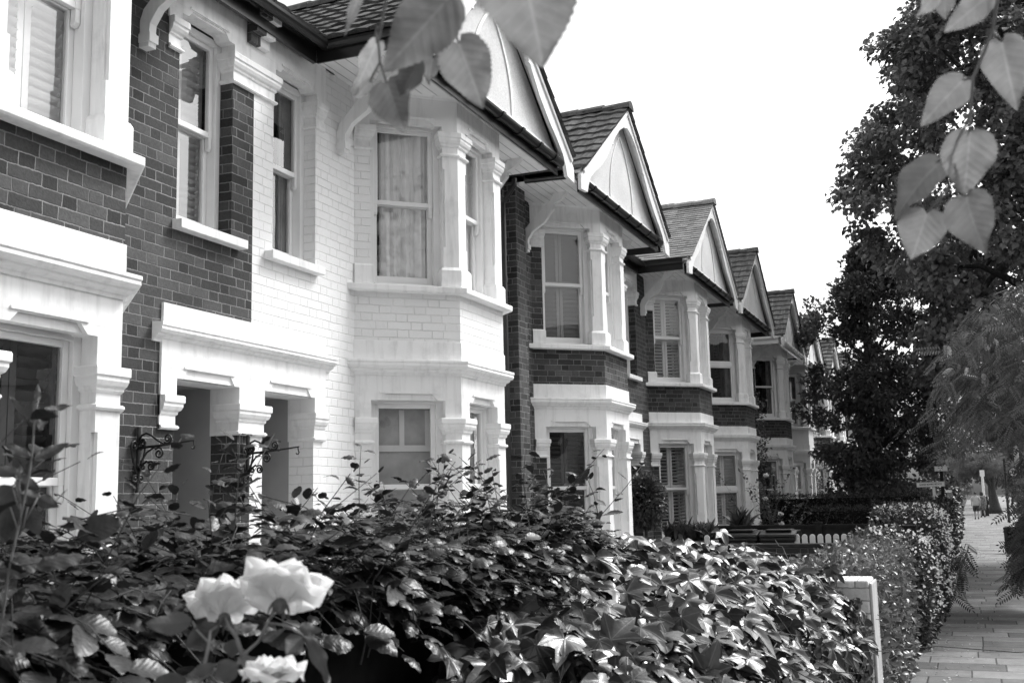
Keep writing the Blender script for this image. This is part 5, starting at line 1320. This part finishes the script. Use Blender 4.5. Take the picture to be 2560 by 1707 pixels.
    mb = MB(); mb.box(-.012, .012, -.32, .32, 1.935, 2.045); mb.build('board', M['sign'], t, bevel=.003)
    mb = MB(); mb.box(-.02, -.0125, -.33, .33, 2.04, 2.052); mb.box(-.02, -.0125, -.33, .33, 1.928, 1.94); mb.box(-.02, -.0125, .318, .33, 1.941, 2.039); mb.box(-.02, -.0125, -.33, -.318, 1.941, 2.039); mb.build('border', M['post'], t)
    mb = MB(); mb.box(.013, .06, -.10, -.03, 0, 1.92); mb.build('post', M['sign'], t)
    text_part(t, 'GOOD BOARD ESTATE', .050, (-.0135, .0, 1.99), M['shorts'], (PI/2, 0, -PI/2))
    t.rotation_euler[0] = math.radians(-1.2)
    t = thing('house_sign', 'second white board partly hidden by leaves above the name board', 'sign', (31.4, .66, 0))
    mb = MB(); mb.box(-.012, .012, -.16, .16, 2.34, 2.47); mb.build('board', M['sign'], t); mb = MB(); mb.box(.013, .07, -.04, .04, 0, 2.5); mb.build('post', M['timber_dark'], t)
    t = thing('garden_post', 'short pale timber post rising from the pavement hedge', 'post', (34.5, .55, 0))
    mb = MB(); mb.box(-.06, .06, -.06, .06, 0, 1.78); mb.prism([(-.07, 1.78), (.07, 1.78), (0, 1.85)], -.07, .07, 'd'); mb.build('shaft', M['post'], t)
    t = thing('gate_post', 'low dark timber post almost buried in the flowering hedge behind the pale bush', 'post', (15.2, .76, .0))
    mb = MB(); mb.box(-.07, .07, -.09, .09, 0, 1.36); mb.box(-.08, .08, -.10, .10, 1.361, 1.39); mb.build('shaft', M['timber_dark'], t, bevel=.01)
    # lamp column with the speed roundel
    t = thing('lamp_column', 'white lamp column with a round 20 speed sign near the right edge', 'lamp post', (52, -1.95, 0))
    mb = MB(); mb.tube([(0, 0, 0), (0, 0, 1.2)], .16, 16); mb.tube([(0, 0, 1.2), (0, 0, 6.5)], .115, 16, .07); mb.build('column', M['post'], t, smooth=True)
    def disc(mb, x, r, z, n=28, y=0.0): mb.face([mb.p(x, y+r*math.cos(2*PI*k/n), z+r*math.sin(2*PI*k/n)) for k in range(n)])
    mb = MB(); mb.tube([(-.20, .17, 2.56), (-.175, .17, 2.56)], .215, 28); s2 = mb.build('sign_rim', M['shorts'], t)
    mb = MB(); disc(mb, -.204, .165, 2.56, y=.17); mb.build('sign_face', M['sign'], s2)
    text_part(s2, '20', .23, (-.208, .17, 2.56), M['shorts'], (PI/2, 0, -PI/2))
    mb = MB(); mb.box(-.17, .05, .1, .13, 2.52, 2.60); mb.build('sign_clamp', M['shorts'], t)
    # small black box, bollards and poles along the kerb
    t = thing('litter_bin', 'black litter bin by the kerb just beyond the big lime trunk', 'bin', (35.5, -1.02, 0))
    mb = MB(); mb.lathe([(.16, 0), (.19, .04), (.2, .66), (.21, .68), (.21, .74), (.16, .78), (.02, .79)], (0, 0, 0), 20); mb.build('drum', M['black'], t)
    mb = MB(); mb.box(-.215, -.18, -.11, .11, .50, .60); mb.build('opening', M['core'], t)
    t = thing('sign_pole', 'thin black pole right of the forked street tree', 'pole', (70, -1.95, 0))
    mb = MB(); mb.tube([(0, 0, 0), (0, 0, 3.6)], .07, 10); mb.lathe([(.09, 0), (.09, .12), (.07, .14)], (0, 0, 0), 12); mb.build('shaft', M['iron'], t)
    t = thing('sign_pole', 'slim white pole with a small plate left of the forked street tree', 'pole', (88, -.92, 0))
    mb = MB(); mb.tube([(0, 0, 1.4), (0, 0, 3.2)], .09, 10); mb.build('shaft', M['sign'], t); mb = MB(); mb.box(-.1, -.09, -.16, .16, 2.85, 3.3); mb.build('plate', M['sign'], t)
    mb = MB(); mb.box(-.2, .2, -.25, .25, 0, 1.4); mb.build('cabinet', M['iron'], t)

def car(x, y, paint, label):
    M = MAT; t = thing('parked_car', label, 'car', (x, y, -.12), 'parked cars'); W = .86
    mb = MB()
    body = [(-2.15, .35), (-2.15, .72), (-2.0, .86), (-1.2, .95), (1.15, .95), (1.95, .82), (2.12, .68), (2.15, .35), (1.85, .28), (-1.85, .28)]
    mb.prism(body, -W, W, 'd'); mb.build('body', M[paint], t, bevel=.05)
    mb = MB(); lo = [(-1.55, .951), (1.0, .951), (.45, 1.42), (-1.0, 1.45)]
    A = [mb.p(q[0], -W+.04+(.16 if q[1] > 1 else 0), q[1]) for q in lo]; B = [mb.p(q[0], W-.04-(.16 if q[1] > 1 else 0), q[1]) for q in lo]
    mb.face(A); mb.face(B[::-1])
    for i in range(4): mb.face((A[i], A[(i+1) % 4], B[(i+1) % 4], B[i]))
    mb.build('cabin', M['carglass'], t, bevel=.03)
    mb = MB(); mb.prism([(-1.02, 1.452), (.46, 1.43), (.40, 1.47), (-.98, 1.49)], -W+.20, W-.20, 'd'); mb.build('roof', M[paint], t, bevel=.015)
    for wx in (-1.35, 1.35):
        for s_ in (-1, 1):
            mb = MB(); mb.tube([(wx, s_*(W-.16), .31), (wx, s_*(W+.02), .31)], .31, 18); w = mb.build('wheel', M['tyre'], t)
            mb = MB(); mb.tube([(wx, s_*(W+.021), .31), (wx, s_*(W+.03), .31)], .19, 14); mb.build('rim', M['post'], w)
    for s_ in (-1, 1):
        mb = MB(); mb.box(-2.17, -2.13, s_*.62-.16, s_*.62+.16, .68, .80); mb.build('tail_light', M['dress'], t)

def person(loc, face, label, top, bottom, tall, woman):
    M = MAT; t = thing('person', label, 'person', loc, 'couple walking away'); k = tall/1.72; t.rotation_euler = (0, 0, face); t.scale = (k, k, k)
    def skin(name, verts, edges, rad, mat, parent, root=0):
        me = bpy.data.meshes.new(name); me.from_pydata(verts, edges, []); me.materials.append(mat)
        o = bpy.data.objects.new(name, me); C.objects.link(o); o.parent = parent
        md = o.modifiers.new('Skin', 'SKIN'); md.use_smooth_shade = True
        for i, sv in enumerate(me.skin_vertices[0].data):
            r = rad[i]; sv.radius = r if isinstance(r, tuple) else (r, r); sv.use_root = (i == root)
        sb = o.modifiers.new('sub', 'SUBSURF'); sb.levels = 1; sb.render_levels = 2
        return o
    st = .17
    V = [(0, 0, .95), (0, 0, 1.12), (-.02, 0, 1.32), (-.01, 0, 1.44), (.0, 0, 1.50), (.01, 0, 1.57), (.01, 0, 1.66),
         (0, .10, .90), (st*.5, .10, .50), (st*.7, .10, .10), (st*1.4, .10, .04),
         (0, -.10, .90), (-.02, -.10, .50), (-st*1.2, -.10, .14), (-st*.7, -.10, .03),
         (-.01, .19, 1.40), (-.03, .24, 1.15), (.02, .25, .90), (.04, .24, .81),
         (-.01, -.19, 1.40), (-.04, -.24, 1.15), (-.02, -.25, .90), (.0, -.24, .81)]
    Ed = [(0, 1), (1, 2), (2, 3), (3, 4), (4, 5), (5, 6), (0, 7), (7, 8), (8, 9), (9, 10), (0, 11), (11, 12), (12, 13), (13, 14), (3, 15), (15, 16), (16, 17), (17, 18), (3, 19), (19, 20), (20, 21), (21, 22)]
    R = [(.11, .14), (.10, .13), (.11, .15), (.08, .12), .05, .085, .075, .085, .06, .04, .032, .085, .06, .04, .032, .05, .042, .033, .03, .05, .042, .033, .03]
    b = skin('body', V, Ed, R, M['skin'], t)
    # clothing as slightly larger shells
    mb = MB()
    def ring(z, rx, ry, cx=0, n=16): return [(cx+rx*math.cos(2*PI*i/n), ry*math.sin(2*PI*i/n), z) for i in range(n)]
    def shell(rs):
        ids = [[mb.p(*q) for q in r] for r in rs]
        for a, c in zip(ids, ids[1:]):
            for i in range(len(a)): mb.face((a[i], a[(i+1) % len(a)], c[(i+1) % len(a)], c[i]))
        mb.face(ids[0][::-1]); mb.face(ids[-1])
    if woman:
        shell([ring(.48, .20, .24), ring(.80, .19, .235), ring(1.0, .155, .20), ring(1.12, .13, .165), ring(1.32, .135, .175), ring(1.38, .12, .15)])
        for y in (-.1, .1): mb.tube([(.11, y, 1.36), (0, y, 1.47), (-.11, y, 1.36)], .014, 5)
        mb.build('dress', top, b, smooth=True)
        mb = MB(); shell([ring(1.46, .06, .08, -.03), ring(1.52, .115, .12, -.01), ring(1.62, .12, .115, -.005), ring(1.70, .10, .10), ring(1.745, .04, .04)]); mb.build('hair', M['hair'], b, smooth=True)
    else:
        shell([ring(.86, .15, .20), ring(1.0, .15, .19), ring(1.2, .14, .19), ring(1.36, .14, .205), ring(1.44, .10, .15), ring(1.48, .06, .07)])
        for s_ in (-1, 1): mb.tube([(-.01, s_*.15, 1.41), (-.02, s_*.215, 1.32), (-.03, s_*.25, 1.16)], [.07, .07, .068], 10)
        mb.build('shirt', top, b, smooth=True)
        mb = MB(); shell([ring(.72, .15, .2), ring(.80, .155, .2), ring(.92, .145, .19)])
        for s_ in (-1, 1): mb.tube([(.0, s_*.10, .80), (st*.45*s_, s_*.105, .52)], [.11, .10], 10)
        mb.build('shorts', bottom, b, smooth=True)
        mb = MB(); shell([ring(1.58, .085, .075, -.02), ring(1.65, .095, .085, -.005), ring(1.71, .075, .07), ring(1.735, .03, .03)]); mb.build('hair', M['hair'], b, smooth=True)
    for s_, x, z in ((1, st*1.05, .035), (-1, -st*.85, .05)):
        mb = MB(); mb.prism([(x-.10, z-.035), (x+.16, z-.035), (x+.16, z), (x+.03, z+.05), (x-.10, z+.05)], s_*.10-.042, s_*.10+.042, 'd'); mb.build('shoe', M['hair'], b, bevel=.012)
    return t

def build_people_cars():
    M = MAT
    person((78.5, -.30, 0), math.radians(-2), 'man in a pale t-shirt and dark knee shorts walking away', M['shirt'], M['shorts'], 1.74, False)
    person((84, -.72, 0), math.radians(3), 'woman in a patterned summer dress walking away beside a man', M['dress'], None, 1.74, True)
    car(96, -4.3, 'car', 'white parked car by the kerb right of the forked tree'); car(88, -4.0, 'car_dark', 'dark parked car nearest to the thin black pole'); car(103, -4.2, 'car', 'farther white parked car beyond the first white one')

# ------------------------------------------------------------------ light, air, camera
SUN_EL, SUN_AZ = math.radians(48), math.radians(128)     # azimuth as (x=sin, y=cos)
def build_light():
    w = bpy.data.worlds.new('World'); scene.world = w; w.use_nodes = True; nt = w.node_tree
    for n in list(nt.nodes): nt.nodes.remove(n)
    sky = nt.nodes.new('ShaderNodeTexSky'); sky.sky_type = 'NISHITA'; sky.sun_disc = False; sky.sun_elevation = SUN_EL; sky.sun_rotation = SUN_AZ
    sky.air_density = 2.0; sky.dust_density = 5.0; sky.ozone_density = 1.0; sky.altitude = 0
    bw = nt.nodes.new('ShaderNodeRGBToBW'); bg = nt.nodes.new('ShaderNodeBackground'); out = nt.nodes.new('ShaderNodeOutputWorld')
    bg.inputs['Strength'].default_value = .15
    nt.links.new(sky.outputs[0], bw.inputs[0]); nt.links.new(bw.outputs[0], bg.inputs[0]); nt.links.new(bg.outputs[0], out.inputs[0])
    l = bpy.data.lights.new('sun', 'SUN'); l.energy = 1.5; l.angle = math.radians(12); l.color = (1, 1, 1)
    o = bpy.data.objects.new('sun', l); C.objects.link(o)
    d = Vector((math.sin(SUN_AZ)*math.cos(SUN_EL), math.cos(SUN_AZ)*math.cos(SUN_EL), math.sin(SUN_EL)))
    o.rotation_euler = d.to_track_quat('Z', 'Y').to_euler(); o.location = (0, -20, 30)

def build_camera():
    pan, tilt, roll = .38641, .14359, -.022469
    c, s = math.cos(pan), math.sin(pan); ct, st = math.cos(tilt), math.sin(tilt); cr, sr = math.cos(roll), math.sin(roll)
    Rr = Vector((s, -c, 0)); U = Vector((-st*c, -st*s, ct)); Fw = Vector((ct*c, ct*s, st))
    X = Rr*cr+U*sr; Y = U*cr-Rr*sr
    m = Matrix(((X.x, Y.x, -Fw.x, 0), (X.y, Y.y, -Fw.y, 0), (X.z, Y.z, -Fw.z, CAM.z), (0, 0, 0, 1)))
    cd = bpy.data.cameras.new('camera'); cd.sensor_width = 36; cd.lens = 36*2763.2/2560; cd.clip_start = .05; cd.clip_end = 2000
    cd.dof.use_dof = True; cd.dof.focus_distance = 8.5; cd.dof.aperture_fstop = 10
    o = bpy.data.objects.new('camera', cd); C.objects.link(o); o.matrix_world = m; scene.camera = o
    scene.view_settings.view_transform = 'Standard'; scene.view_settings.look = 'None'; scene.view_settings.gamma = 1; scene.view_settings.exposure = EXPOSURE
    scene.cycles.max_bounces = 8; scene.cycles.transparent_max_bounces = 12
EXPOSURE = .92

build_ground(); build_terrace()
wrought_bracket(6.03, 5.235, 'black wrought iron scroll bracket on dark brick left of the porch openings')
wrought_bracket(7.255, 5.22, 'black wrought iron scroll bracket on the pier between the two porch openings')
build_beech(); build_ivy(); build_pillar(); build_bushes(); build_trees(); build_twigs(); build_rose(); build_furniture(); build_people_cars()
build_light(); build_camera()
